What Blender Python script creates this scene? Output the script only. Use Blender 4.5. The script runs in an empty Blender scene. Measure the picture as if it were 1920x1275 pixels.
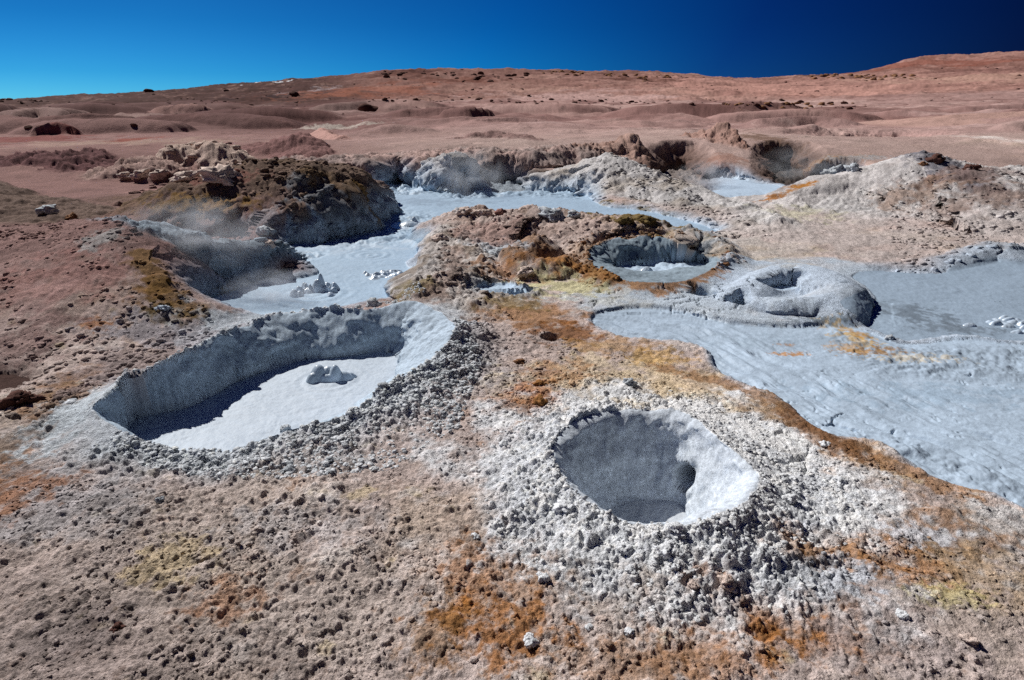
import bpy, math, random
import numpy as np
from mathutils import Vector, Matrix

# ------------------------------------------------------------------ camera, sky, sun, exposure
RES = 1.0
F, CX, CY, PITCH, HC = 1173.0, 960.0, 637.5, math.radians(20.9), 2.5
SUN_AZ, SUN_EL = math.radians(-46), math.radians(41)      # azimuth from +Y (view direction), negative = left
scene = bpy.context.scene
C = scene.collection
cam_data = bpy.data.cameras.new("camera")
cam_data.sensor_width = 36; cam_data.lens = F / 1920 * 36
cam_data.clip_start = 0.05; cam_data.clip_end = 6000
cam = bpy.data.objects.new("camera", cam_data); C.objects.link(cam)
cam.location = (0, 0, HC); cam.rotation_euler = (math.pi / 2 - PITCH, 0, 0)
scene.camera = cam
scene.render.resolution_x, scene.render.resolution_y = 1024, 680

world = bpy.data.worlds.new("World"); scene.world = world; world.use_nodes = True
wn, wl = world.node_tree.nodes, world.node_tree.links
wn.clear()
wo = wn.new("ShaderNodeOutputWorld"); bg = wn.new("ShaderNodeBackground")
sky = wn.new("ShaderNodeTexSky"); sky.sky_type = 'NISHITA'; sky.sun_disc = False
sky.sun_elevation = SUN_EL; sky.sun_rotation = SUN_AZ
sky.altitude = 5000; sky.air_density = 1.15; sky.dust_density = 0.0; sky.ozone_density = 3.0
tc = wn.new("ShaderNodeTexCoord")
# polarised band of a high altitude sky: darkest about 90 degrees from the sun
dot = wn.new("ShaderNodeVectorMath"); dot.operation = 'DOT_PRODUCT'
sv = (math.sin(SUN_AZ) * math.cos(SUN_EL), math.cos(SUN_AZ) * math.cos(SUN_EL), math.sin(SUN_EL))
pa, pe = math.radians(-50), math.radians(34)
dot.inputs[1].default_value = (math.sin(pa) * math.cos(pe), math.cos(pa) * math.cos(pe), math.sin(pe))
wl.new(tc.outputs['Generated'], dot.inputs[0])
ramp = wn.new("ShaderNodeValToRGB")
wl.new(dot.outputs['Value'], ramp.inputs[0])
wl.new(sky.outputs[0], bg.inputs['Color'])
mul = wn.new("ShaderNodeMix"); mul.data_type = 'RGBA'; mul.blend_type = 'MULTIPLY'; mul.inputs['Factor'].default_value = 1
wl.new(sky.outputs[0], mul.inputs['A']); wl.new(ramp.outputs[0], mul.inputs['B'])
def set_ramp(r, stops):
    while len(r.color_ramp.elements) > 2: r.color_ramp.elements.remove(r.color_ramp.elements[1])
    r.color_ramp.elements[0].position, r.color_ramp.elements[1].position = stops[0][0], stops[-1][0]
    r.color_ramp.elements[0].color, r.color_ramp.elements[1].color = stops[0][1] + (1,), stops[-1][1] + (1,)
    for p, c in stops[1:-1]: r.color_ramp.elements.new(p).color = c + (1,)
set_ramp(ramp, [(.05, (.01, .014, .06)), (.35, (.012, .085, .27)), (.60, (.02, .27, .55)), (.82, (.10, .42, .66))])
sep = wn.new("ShaderNodeSeparateXYZ"); wl.new(tc.outputs['Generated'], sep.inputs[0])
ramp2 = wn.new("ShaderNodeValToRGB"); wl.new(sep.outputs['Z'], ramp2.inputs[0])
set_ramp(ramp2, [(.0, (1, 1, 1)), (.035, (.5, .78, .84)), (.10, (.25, .6, .7)), (.40, (.03, .21, .46))])
mul2 = wn.new("ShaderNodeMix"); mul2.data_type = 'RGBA'; mul2.blend_type = 'MULTIPLY'; mul2.inputs['Factor'].default_value = 1
wl.new(mul.outputs['Result'], mul2.inputs['A']); wl.new(ramp2.outputs[0], mul2.inputs['B'])
mul = mul2
wl.new(mul.outputs['Result'], bg.inputs['Color'])
bg.inputs['Strength'].default_value = 0.12
wl.new(bg.outputs[0], wo.inputs[0])

sd = bpy.data.lights.new("sun", 'SUN'); sd.energy = 4.9; sd.angle = math.radians(0.5); sd.color = (1.0, 0.96, 0.90)
sun = bpy.data.objects.new("sun", sd); C.objects.link(sun)
sun.rotation_euler = Vector(sv).to_track_quat('Z', 'Y').to_euler()
vs = scene.view_settings
vs.view_transform = 'Standard'; vs.look = 'None'; vs.gamma = 1; vs.exposure = 0.03
scene.cycles.max_bounces = 6; scene.cycles.diffuse_bounces = 3; scene.cycles.volume_bounces = 1
scene.cycles.use_denoising = False; scene.cycles.use_adaptive_sampling = False; scene.cycles.sample_clamp_indirect = 1.5; scene.cycles.pixel_filter_type = 'BLACKMAN_HARRIS'
scene.cycles.volume_step_rate = 1.0; scene.cycles.volume_max_steps = 64

# ------------------------------------------------------------------ helpers: rays, noise, polygons
f32 = np.float32
cp, sp = math.cos(PITCH), math.sin(PITCH)
def ray(u, v):
    a, b = (u - CX) / F, (CY - v) / F
    return (a, cp + b * sp, -sp + b * cp)
def Pz(u, v, z):
    d = ray(u, v); t = (z - HC) / d[2]
    return (d[0] * t, d[1] * t, z)
def Py(u, v, Y):
    d = ray(u, v); t = Y / d[1]
    return (d[0] * t, Y, HC + d[2] * t)

_rng = np.random.RandomState(7)
TAB = _rng.rand(16, 256, 256).astype(f32)
def vnoise(x, y, k=0):
    ix = np.floor(x); iy = np.floor(y)
    fx = (x - ix).astype(f32); fy = (y - iy).astype(f32)
    ix = ix.astype(np.int32) & 255; iy = iy.astype(np.int32) & 255
    fx = fx * fx * (3 - 2 * fx); fy = fy * fy * (3 - 2 * fy)
    T = TAB[k % 16]
    jx = (ix + 1) & 255; jy = (iy + 1) & 255
    a = T[ix, iy] * (1 - fx) + T[jx, iy] * fx
    b = T[ix, jy] * (1 - fx) + T[jx, jy] * fx
    return (a * (1 - fy) + b * fy) * 2 - 1
def fbm(x, y, s, octv, k=0, gain=0.5, ridged=False):
    out = np.zeros(x.shape, f32); amp = 1.0; tot = 0
    c, sn = 0.8, 0.6
    px, py = x / s + 17.3 * (k + 1), y / s - 9.1 * (k + 1)
    for o in range(octv):
        n = vnoise(px, py, k + o)
        if ridged: n = 1 - 2 * np.abs(n)
        out += amp * n; tot += amp; amp *= gain
        px, py = (px * c - py * sn) * 2.03 + 5.1, (px * sn + py * c) * 2.03 + 1.7
    return out / tot
TAB3 = _rng.rand(48, 48, 48).astype(f32)
def n3d(x, y, z, s, octv=3, gain=.55):
    out = np.zeros(x.shape, f32); amp = 1.0; tot = 0
    for o in range(octv):
        p = [q / s * 2.0 ** o + 13.7 * (o + 1) for q in (x, y, z)]
        i = [np.floor(q).astype(np.int32) for q in p]; f = [(q - w).astype(f32) for q, w in zip(p, i)]
        f = [q * q * (3 - 2 * q) for q in f]; i0 = [q % 48 for q in i]; i1 = [(q + 1) % 48 for q in i]
        r = 0
        for a in (0, 1):
            for b in (0, 1):
                for c in (0, 1):
                    w = (f[0] if a else 1 - f[0]) * (f[1] if b else 1 - f[1]) * (f[2] if c else 1 - f[2])
                    r = r + w * TAB3[(i1 if a else i0)[0], (i1 if b else i0)[1], (i1 if c else i0)[2]]
        out += amp * (r * 2 - 1); tot += amp; amp *= gain
    return out / tot
def clods(x, y, s, k=0, fill=0.7):
    """rounded lumps on a jittered grid: returns height 0..1 and a random id per lump"""
    gx, gy = x / s, y / s
    ix0, iy0 = np.floor(gx).astype(np.int32), np.floor(gy).astype(np.int32)
    best = np.zeros(x.shape, f32); idv = np.full(x.shape, 0.5, f32)
    A, B, D, E = TAB[k % 16], TAB[(k + 3) % 16], TAB[(k + 5) % 16], TAB[(k + 9) % 16]
    for dx in (-1, 0, 1):
        for dy in (-1, 0, 1):
            cx, cy = ix0 + dx, iy0 + dy
            m, n = cx & 255, cy & 255
            ra = D[m, n]
            r = np.where(E[m, n] < fill, 0.35 + 0.55 * ra * ra, 0.01)
            el = 0.6 + 0.8 * B[n, m]
            ux, uy = gx - (cx + A[m, n]), gy - (cy + B[m, n])
            d2 = (ux * ux * el + uy * uy / el) / (r * r)
            h = np.sqrt(np.maximum(0, 1 - d2)) * r
            w = h > best
            best = np.where(w, h, best); idv = np.where(w, ra * 7 % 1, idv)
    return best.astype(f32), idv.astype(f32)
def cells(x, y, s, k=0):
    """F2-F1 of a jittered grid, for crack nets"""
    gx, gy = x / s, y / s
    ix0, iy0 = np.floor(gx).astype(np.int32), np.floor(gy).astype(np.int32)
    f1 = np.full(x.shape, 9, f32); f2 = np.full(x.shape, 9, f32)
    A, B = TAB[k % 16], TAB[(k + 3) % 16]
    for dx in (-1, 0, 1):
        for dy in (-1, 0, 1):
            cx, cy = ix0 + dx, iy0 + dy
            m, n = cx & 255, cy & 255
            d = np.hypot(gx - (cx + A[m, n]), gy - (cy + B[m, n]))
            f2 = np.minimum(f2, np.maximum(d, f1)); f1 = np.minimum(f1, d)
    return f2 - f1
def sst(a, b, x):
    t = np.clip((x - a) / (b - a), 0, 1)
    return t * t * (3 - 2 * t)
def smax(a, b, k):
    h = np.clip(0.5 + 0.5 * (a - b) / k, 0, 1)
    return b * (1 - h) + a * h + k * h * (1 - h)
def catmull(pts, n=4, closed=True):
    P = np.array(pts, float); N = len(P); out = []
    for i in range(N if closed else N - 1):
        if closed: p0, p1, p2, p3 = P[i - 1], P[i], P[(i + 1) % N], P[(i + 2) % N]
        else: p0, p1, p2, p3 = P[max(i - 1, 0)], P[i], P[i + 1], P[min(i + 2, N - 1)]
        for j in range(n):
            t = j / n
            out.append(0.5 * ((2 * p1) + (-p0 + p2) * t + (2 * p0 - 5 * p1 + 4 * p2 - p3) * t * t + (-p0 + 3 * p1 - 3 * p2 + p3) * t ** 3))
    if not closed: out.append(P[-1])
    return np.array(out)
def near_line(x, y, poly, closed):
    """distance to a polyline with values (columns 2..), returns dist, interpolated columns, nearest point"""
    N = len(poly); best = np.full(x.shape, 1e9, f32)
    val = np.zeros((poly.shape[1],) + x.shape, f32)
    for i in range(N if closed else N - 1):
        a, b = poly[i], poly[(i + 1) % N]
        ex, ey = b[0] - a[0], b[1] - a[1]; L = ex * ex + ey * ey + 1e-12
        t = np.clip(((x - a[0]) * ex + (y - a[1]) * ey) / L, 0, 1)
        d = (x - a[0] - t * ex) ** 2 + (y - a[1] - t * ey) ** 2
        m = d < best
        best = np.where(m, d, best)
        for c in range(poly.shape[1]):
            val[c] = np.where(m, a[c] + t * (b[c] - a[c]), val[c])
    return np.sqrt(best), val
def inside(x, y, poly):
    r = np.zeros(x.shape, bool); N = len(poly)
    for i in range(N):
        x1, y1 = poly[i][:2]; x2, y2 = poly[(i + 1) % N][:2]
        if y1 == y2: continue
        r ^= ((y1 > y) != (y2 > y)) & (x < (x2 - x1) * (y - y1) / (y2 - y1) + x1)
    return r

# ------------------------------------------------------------------ far terrain: height at known distances
FU = [-700, 0, 300, 560, 750, 960, 1200, 1400, 1600, 1700, 1920, 2600]
FY = [21, 28, 40, 60, 90, 130, 200, 260, 330, 450, 600, 800, 1100, 1600]
FV = [
 [None, 278, 252, 236, 222, 214, 208, 205, 202, 198, 195, 193, 192, 195],
 [None, 278, 252, 236, 222, 214, 208, 205, 202, 198, 195, 192, 190.5, 194],
 [None, 276, 251, 235, 221, 212, 205, 202, 198, 190, 182, 176, 172.5, 180],
 [None, 274, 250, 234, 220, 210, 202, 196, 188, 178, 167, 156, 149.5, 165],
 [None, 268, 247, 232, 218, 208, 197, 191, 188, 176, 154, 131, 134, 150],
 [None, 263, 245, 231, 217, 208, 197, 191, 188, 175, 155, 132, 133, 150],
 [None, 262, 243, 230, 217, 207, 199, 193, 186, 170, 155, 138, 140, 160],
 [None, 262, 243, 230, 217, 207, 202, 196, 188, 175, 160, 149, 152, 165],
 [None, 262, 243, 229, 215, 206, 199, 191, 181, 165, 150, 141, 142, 160],
 [None, 262, 242, 228, 213, 204, 195, 183, 175, 160, 149, 127, 110, 130],
 [None, 262, 241, 225, 209, 199, 186, 175, 165, 150, 135, 115, 97, 110],
 [None, 262, 241, 225, 209, 198, 184, 172, 160, 145, 130, 108, 90, 100]]
FZ = np.zeros((len(FU), len(FY)))
for i, u in enumerate(FU):
    for j, Yv in enumerate(FY):
        v = FV[i][j]
        FZ[i, j] = 0.0 if v is None else Py(u, v, Yv)[2]
FX = np.array([(u - CX) / F * 0.93 for u in FU])        # tan of the bearing near the horizon
_ux = np.linspace(FX[0], FX[-1], 160); _ly = np.linspace(math.log(FY[0]), math.log(FY[-1]), 120)
def _dense():
    A = np.array([np.interp(_ly, np.log(FY), FZ[i]) for i in range(len(FU))])
    G = np.array([np.interp(_ux, FX, A[:, j]) for j in range(len(_ly))]).T
    for _ in range(2):
        G[1:-1] = (G[:-2] + 2 * G[1:-1] + G[2:]) / 4
    for _ in range(1):
        G[:, 1:-1] = (G[:, :-2] + 2 * G[:, 1:-1] + G[:, 2:]) / 4
    return G
FG = _dense().astype(f32)
def far_height(x, y):
    yy = np.maximum(y, 1.0)
    tx = np.clip((x / yy - _ux[0]) / (_ux[1] - _ux[0]), 0, 158.999)
    ty = np.clip((np.log(yy) - _ly[0]) / (_ly[1] - _ly[0]), 0, 118.999)
    ix, iy = tx.astype(int), ty.astype(int); fx, fy = tx - ix, ty - iy
    h = (FG[ix, iy] * (1 - fx) * (1 - fy) + FG[ix + 1, iy] * fx * (1 - fy) + FG[ix, iy + 1] * (1 - fx) * fy + FG[ix + 1, iy + 1] * fx * fy)
    return np.where(y < 21, 0, h)

# ------------------------------------------------------------------ features
OPS = []          # processed in order
def ridge(name, pts, front, back, left=None, right=None, shape='dome', k=0.06, z0=-0.1, rough=0.0, z='Y', clump=0.0):
    P = np.array([(Py if z == 'Y' else Pz)(*p[:3]) for p in pts])
    P = catmull(P, 4, False)
    left = back if left is None else left; right = front if right is None else right
    OPS.append(('ridge', name, P, front, back, left, right, shape, k, z0))
def pool(name, pts, level, width, warp=0.05, power=0.5, bank=None):
    P = catmull(np.array([Pz(u, v, level) for u, v in pts]), 4, True)
    OPS.append(('pool', name, P, level, width, warp, power))
def crater(name, crest, floor, zf, outer, power=0.5, warp=0.04, k=0.03):
    Cr = catmull(np.array([Pz(*p) for p in crest]), 4, True)
    Fl = catmull(np.array([Pz(u, v, zf) for u, v in floor]), 4, True)
    OPS.append(('crater', name, Cr, Fl, zf, outer, power, warp, k))

# background mounds ------------------------------------------------
ridge('far_slope', [(1790, 218, 50), (1880, 212, 50), (2050, 210, 48), (2300, 230, 45)], 14, 25, 9, 14, 'cone', .3)
ridge('purple_mound', [(500, 268, 27.5), (540, 253, 27.5), (575, 251, 27.5), (598, 270, 26.5)], 2.4, 3, 3.0, 1.2, 'dome')
ridge('pink_mound', [(690, 243, 38), (740, 233, 38), (800, 240, 38)], 4, 6, 5, 3, 'cone', .1)
ridge('pink_mound', [(640, 256, 31), (600, 240, 38)], 1, 2, 2, 2, 'cone', .1)
ridge('peak_right', [(1290, 250, 30), (1345, 234, 29.5), (1375, 236, 28.5), (1398, 262, 26.8), (1420, 302, 24.8), (1442, 333, 23.0)], 3.4, 3, 3.6, .45, 'cone', .08)
ridge('ridge_far_right', [(1520, 256, 30), (1545, 275, 27.5), (1600, 292, 26), (1680, 312, 23.5)], 1.3, 4, .6, 1.4, 'dome', .08)
ridge('white_mound', [(1790, 272, 27), (1840, 260, 28), (1900, 268, 27)], 3.5, 4, 3, 3, 'cone', .1)
ridge('pit_rim', [(870, 256, 30.5), (900, 247, 30.5), (960, 249, 30), (1010, 260, 28)], 1.0, 4, 2, 1, 'dome', .06)
ridge('ridge_back', [(1060, 272, 25.2), (1130, 264, 25.6), (1185, 253, 26.2), (1215, 276, 25), (1245, 308, 23.3), (1290, 347, 21.3)], 2.6, 3, 3.4, .5, 'cone', .06)
ridge('cliff_back', [(560, 302, 21.9), (660, 295, 22.0), (740, 292, 22.1), (850, 284, 23.5), (930, 280, 23.8), (1000, 282, 23.8), (1070, 276, 24.5)], .8, 8, 3, 2, 'dome', .05)
ridge('pale_block', [(752, 300, 20.8), (800, 289, 21.0), (860, 286, 20.6), (893, 310, 20.0)], 2.0, 1.6, 1.4, .5, 'dome', .05)
ridge('cone_mound', [(1000, 322, 21.0), (1070, 308, 20.8), (1150, 286, 20.4), (1235, 326, 19.0), (1330, 364, 17), (1420, 394, 15), (1462, 413, 13.6)], 3.2, 2.0, 2.4, 1.2, 'cone', .06)
ridge('cream_rocks', [(300, 300, 24), (335, 272, 24), (385, 264, 24), (430, 272, 23.6), (462, 296, 23)], 1.6, 3, 1.5, .9, 'dome', .06)
ridge('cream_rocks_low', [(195, 316, 22), (240, 300, 22.2), (300, 298, 22.2), (335, 316, 21.6)], 1.0, 2.0, 1.2, .8, 'dome', .06)
ridge('dark_bank', [(-60, 300, 24), (60, 290, 25), (160, 288, 25), (210, 305, 24)], 1.6, 6, 3, 1.4, 'dome', .06)
ridge('left_low', [(-80, 330, 19), (0, 362, 17), (60, 372, 15.5), (150, 392, 14.5)], 1.6, 2.5, 2.5, 1.2, 'dome', .06)
ridge('dark_mound', [(255, 385, 15.6), (330, 350, 15.6), (400, 322, 15.2), (470, 304, 14.8), (600, 306, 14.6), (660, 332, 14.2), (705, 362, 13.8)], 2.5, 4.5, 3.5, .9, 'dome', .06)
ridge('right_mound', [(1440, 392, 15.5), (1560, 338, 16.5), (1680, 300, 16.8), (1745, 284, 16.8), (1800, 300, 16.2), (1870, 312, 15.6), (2000, 312, 15.5), (2200, 340, 15)], 4.6, 4, 4, 3, 'cone', .12)
# near-left pink mound with the shaded basin behind it
ridge('basin_wall', [(285, 420, 9.0), (330, 430, 9.05), (400, 444, 9.15), (470, 455, 9.6), (530, 463, 10.4)], .36, 2.0, .35, .3, 'dome', .03)
ridge('left_mound', [(-250, 470, 8.6), (-100, 440, 9), (60, 425, 9.4), (160, 414, 9.4), (250, 408, 9.1)], 3.2, 3.0, 3, 1.2, 'cone', .08)
ridge('left_mound', [(244, 405, 9.1), (262, 450, 8.75), (290, 496, 8.35), (352, 558, 7.8), (450, 600, 7.25)], 1.6, .5, 2.6, .30, 'cone', .05)
_r = random.Random(21)
for _i in range(34):
    _u, _Y = _r.uniform(-200, 2100), math.exp(_r.uniform(math.log(33), math.log(150)))
    _v = 190 + 1173 * (1.35 - _r.uniform(.05, .36) - .011 * (_Y - 30)) / _Y * 1.14
    _w = _r.uniform(.03, .09) * _Y
    ridge('_fold', [(_u - _w * 1173 / _Y, _v + 3, _Y * 1.0), (_u, _v - 2, _Y * _r.uniform(.98, 1.04)), (_u + _w * 900 / _Y, _v + 3, _Y)], _w * _r.uniform(.3, .9), _w * 2, _w, _w * _r.uniform(.3, 1), _r.choice(['dome', 'cone']), .1)
# pools --------------------------------------------------------------
pool('mud_pool', [(478, 590), (445, 588), (385, 572), (400, 553), (500, 530), (600, 513), (575, 492), (540, 462), (600, 452), (690, 432), (740, 400), (738, 378), (702, 352), (745, 338), (800, 352), (860, 360), (925, 350), (985, 354), (1090, 362), (1130, 387), (1200, 394), (1290, 414), (1345, 434), (1290, 440), (1235, 425), (1100, 400), (960, 396), (860, 412), (812, 440), (798, 475), (765, 492), (785, 520), (782, 550), (700, 563), (620, 586), (540, 604)], -0.12, 0.5, .10, .55)
pool('mud_pool_back', [(1285, 350), (1330, 332), (1400, 338), (1460, 348), (1478, 366), (1440, 378), (1380, 378), (1330, 366)], -0.1, 0.5, .1, .5)
pool('water_pond', [(1480, 338), (1540, 330), (1610, 332), (1570, 343), (1520, 352), (1475, 350)], -0.12, 0.4, .08, .5)
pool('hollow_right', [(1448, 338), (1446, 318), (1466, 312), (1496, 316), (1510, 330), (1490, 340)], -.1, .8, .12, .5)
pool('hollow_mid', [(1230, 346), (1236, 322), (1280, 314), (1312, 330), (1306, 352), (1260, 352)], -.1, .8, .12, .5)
pool('far_crater', [(1525, 274), (1530, 264), (1600, 257), (1700, 258), (1745, 268), (1650, 278)], .35, 1.6, .3, .6)
ridge('alcove_wall', [(905, 304, 21.6), (945, 297, 22.2), (992, 306, 21.2)], .4, 2, .4, .4, 'dome', .05)
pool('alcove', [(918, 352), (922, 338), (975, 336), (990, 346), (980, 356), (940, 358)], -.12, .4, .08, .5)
# central ridge
ridge('central_ridge', [(862, 394, 13.7), (900, 391, 13.4), (940, 392, 13.2), (1040, 388, 13), (1100, 401, 12.6), (1200, 407, 12.2), (1270, 424, 11.6)], 2.6, .5, .5, 1.2, 'dome', .05)
ridge('central_ridge_left', [(862, 394, 13.5), (835, 428, 11.9), (812, 458, 10.5), (800, 490, 9.3), (790, 528, 8.25), (800, 556, 7.85)], .8, .5, .35, 1.5, 'dome', .04)
ridge('stain_ridge', [(1000, 452, 10.6), (960, 478, 9.9), (1010, 492, 9.4), (1060, 486, 9.6)], .5, .4, .4, .5, 'dome', .04)
# craters and pits
crater('round_crater', [(1100, 484, .10), (1118, 459, .18), (1180, 444, .22), (1240, 445, .22), (1282, 458, .16), (1308, 470, .02), (1352, 488, .03), (1338, 506, .08), (1290, 522, .11), (1230, 531, .12), (1160, 522, .12), (1115, 503, .11)],
       [(1132, 503), (1158, 498), (1205, 492), (1270, 488), (1318, 492), (1330, 499), (1280, 512), (1220, 518), (1155, 512)], -.15, .45, .45, .03)
crater('small_pit', [(888, 545, .05), (905, 531, .08), (950, 530, .08), (980, 538, .08), (1000, 545, .02), (985, 556, .0), (950, 556, 0), (910, 553, .02)],
       [(905, 550), (930, 548), (975, 550), (985, 554), (940, 556), (912, 555)], -.14, .35, .4, .02)
pool('mud_flat', [(1110, 600), (1135, 585), (1200, 578), (1262, 584), (1330, 600), (1380, 608), (1500, 614), (1570, 606), (1640, 624), (1700, 645), (1820, 638), (1930, 646), (2500, 656), (2400, 1100), (2000, 985), (1920, 955), (1850, 926), (1760, 903), (1690, 862), (1615, 826), (1545, 814), (1495, 775), (1440, 737), (1350, 702), (1310, 655), (1160, 636)], -0.03, 0.06, .06, .6)
pool('mud_lake', [(1570, 598), (1640, 560), (1600, 520), (1640, 508), (1760, 514), (1800, 496), (1900, 478), (2100, 470), (2500, 500), (2500, 640), (1930, 640), (1820, 632), (1700, 640), (1640, 618)], -0.06, 0.25, .08, .5)
ridge('lake_bank', [(1590, 503, 10.0), (1640, 492, 10.2), (1720, 497, 10.0), (1800, 480, 10.4), (1872, 459, 11), (1895, 476, 10.6)], .45, 1.0, .5, .35, 'dome', .03)
ridge('shore_bank', [(1550, 622, 7.1), (1600, 642, 6.8), (1700, 668, 6.45), (1850, 672, 6.42), (2050, 676, 6.45)], .5, .4, .4, .4, 'cone', .05)
ridge('pit_mound', [(1395, 545, 8.1), (1440, 515, 8.6), (1490, 496, 8.95), (1550, 508, 8.5), (1585, 532, 8.0), (1570, 548, 7.75)], .85, .5, .6, .38, 'dome', .03)
ridge('pit_mound', [(1410, 560, 7.7), (1480, 560, 7.55), (1545, 556, 7.6)], .3, .4, .4, .3, 'dome', .03)
pool('twin_pit', [(1428, 541), (1446, 534), (1480, 534), (1490, 540), (1470, 545), (1442, 546)], 0.04, .09, .02, .8)
pool('twin_pit_back', [(1475, 515), (1490, 508), (1520, 512), (1528, 522), (1500, 525)], -0.02, .12, .02, .7)
pool('undercut_pit', [(1368, 588), (1385, 578), (1405, 590), (1392, 598)], -0.14, .1, .02, .5)
pool('puddle_small', [(1285, 558), (1300, 553), (1325, 556), (1332, 566), (1310, 570)], -0.10, .07, .02, .5)
# long crater on the left
crater('long_crater', [(188, 758, .12), (235, 712, .16), (330, 672, .20), (390, 638, .22), (470, 603, .20), (520, 589, .18), (600, 582, .17), (690, 582, .17), (780, 568, .20), (850, 605, .20), (832, 650, .16), (740, 722, .10), (645, 782, .06), (540, 806, .03), (430, 846, -.02), (385, 846, -.04), (300, 838, .00), (225, 812, .06)],
       [(240, 795), (286, 777), (348, 765), (410, 733), (480, 701), (565, 677), (640, 668), (700, 660), (745, 666), (742, 716), (655, 795), (550, 838), (434, 880), (378, 882), (296, 866), (236, 830)], -.26, .55, .42, .035)
# foreground crater
crater('front_crater', [(1032, 842, .14), (1060, 800, .15), (1130, 776, .15), (1230, 768, .15), (1290, 778, .16), (1360, 830, .19), (1420, 890, .16), (1400, 950, .17), (1330, 985, .17), (1250, 992, .15), (1160, 975, .12), (1100, 940, .13), (1050, 890, .14)],
       [(1125, 965), (1160, 945), (1210, 938), (1260, 940), (1290, 955), (1296, 985), (1270, 1025), (1215, 1050), (1150, 1035), (1118, 1000)], -.44, .6, 'bowl', .03)
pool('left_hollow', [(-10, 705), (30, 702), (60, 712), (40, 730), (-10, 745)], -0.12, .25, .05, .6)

def sidefac(dx, dy, cx, cy, front, back, left, right):
    """width as a function of the direction from crest to point, relative to the camera direction"""
    L = np.hypot(dx, dy) + 1e-6; n = np.hypot(cx, cy) + 1e-6
    fx, fy = -cx / n, -cy / n                      # towards the camera
    c = (dx * fx + dy * fy) / L
    s = (dx * -fy + dy * fx) / L                   # positive = to the right seen from the camera
    c2, s2 = c * c, s * s
    w = np.where(c > 0, front, back) * c2 + np.where(s > 0, right, left) * s2
    return w
def big_height(x, y, want=False):
    """terrain without its fine relief; tag maps where each feature is"""
    x = x.astype(f32); y = y.astype(f32)
    h = far_height(x, y).astype(f32)
    nearw = sst(60, 20, y)
    h = h + fbm(x, y, 6.0, 3, 1) * 0.07 * sst(1.5, 12, y) + fbm(x, y, 1.3, 2, 4) * 0.025
    h = h + fbm(x, y, 60.0, 5, 2, .5) * 0.006 * np.maximum(0, y - 50) * sst(50, 200, y)
    h = h + np.maximum(fbm(x, y, 9.0, 4, 6, .55), -.1) * 1.1 * sst(26, 50, y)
    tags = {}
    wx1, wy1 = fbm(x, y, .55, 4, 3), fbm(x, y, .55, 4, 8)
    wxL, wyL = fbm(x, y, 2.6, 3, 5), fbm(x, y, 2.6, 3, 9)
    for op in OPS:
        P = op[2]; m = 8.0 if op[0] == 'ridge' else 1.8
        if op[0] == 'ridge': m = max(op[3:7]) + .5
        if op[1] in ('far_slope',): m = 30
        x0, x1, y0, y1 = P[:, 0].min() - m, P[:, 0].max() + m, P[:, 1].min() - m, P[:, 1].max() + m
        idx = np.nonzero((x > x0) & (x < x1) & (y > y0) & (y < y1))
        if len(idx[0]) == 0: continue
        X, Y, Hh = x[idx], y[idx], h[idx]
        if op[0] == 'ridge':
            _, name, P, fr, bk, lf, rt, shape, k, z0 = op
            sc = min(1.0, (fr + bk) / 4) * .75
            X = X + (wxL[idx] * .35 + wx1[idx] * .14) * sc; Y = Y + (wyL[idx] * .35 + wy1[idx] * .14) * sc
            d, val = near_line(X, Y, P, False)
            w = sidefac(X - val[0], Y - val[1], val[0], val[1], fr, bk, lf, rt)
            t = np.clip(d / w, 0, 1.5)
            if shape == 'dome': p = np.clip(1 - t * t, -.3, 1) ; p = np.where(p > 0, p ** .85, p)
            else: p = 1 - np.sqrt(t * t + .01) + .1 * (1 - t)
            val_h = z0 + (val[2] - z0) * p
            nh = smax(Hh, val_h, k)
            tags[name] = (idx, np.clip((nh - Hh) / 0.08, 0, 1), t)
            h[idx] = nh
        elif op[0] == 'pool':
            _, name, P, lev, width, warp, pw = op
            X = X + wx1[idx] * warp; Y = Y + wy1[idx] * warp
            d, _v = near_line(X, Y, P, True); ins = inside(X, Y, P)
            s = np.clip(d / width, 0, 1)
            g = s ** pw
            nh = np.where(ins, lev, lev + (Hh - lev) * g)
            tags[name] = (idx, ins.astype(f32), np.where(ins, -d, d))
            h[idx] = nh
        else:
            _, name, Cr, Fl, zf, outer, pw, warp, k = op
            X = X + wx1[idx] * warp; Y = Y + wy1[idx] * warp
            dc, vc = near_line(X, Y, Cr, True); ic = inside(X, Y, Cr)
            df, _v = near_line(X, Y, Fl, True); jf = inside(X, Y, Fl)
            # crest height averaged softly
            t = np.clip(df / (df + dc + 1e-5), 0, 1)
            gt = (.45 * t + .55 * t * t * (3 - 2 * t)) if pw == 'bowl' else t ** pw
            wall = zf + (vc[2] - zf) * gt
            base = np.minimum(Hh, 0.02)
            ir = fbm(X, Y, .45, 4, 7, .6); vc[2] = vc[2] * (1 + .3 * ir); outer = outer * (1 + .5 * fbm(X, Y, .9, 3, 2))
            t = np.clip(t + .18 * ir * t * (1 - t) * 4, 0, 1)
            gt = np.sin(np.clip(t, 0, 1) * 1.5708) ** 1.45 if pw == 'bowl' else t ** pw
            wall = zf + (vc[2] - zf) * gt
            tt = np.clip(dc / outer, 0, 1)
            out = np.maximum(base, base + (vc[2] - base) * (1 - tt) ** 1.6)
            nh = np.where(ic & ~jf, wall, out)
            nh = np.where(jf, zf, nh)
            keep = (~ic) & (~jf) & (Hh > out)
            nh = np.where(keep, Hh, nh)
            # ground that stood higher outside the crest blends down to it
            bl = sst(0, 1, dc / (outer * .6))
            nh = np.where(keep, out + (Hh - out) * bl, nh)
            tags[name] = (idx, np.where(jf, 2, np.where(ic, 1, 0)).astype(f32), np.where(ic | jf, -dc, dc))
            h[idx] = nh
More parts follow.
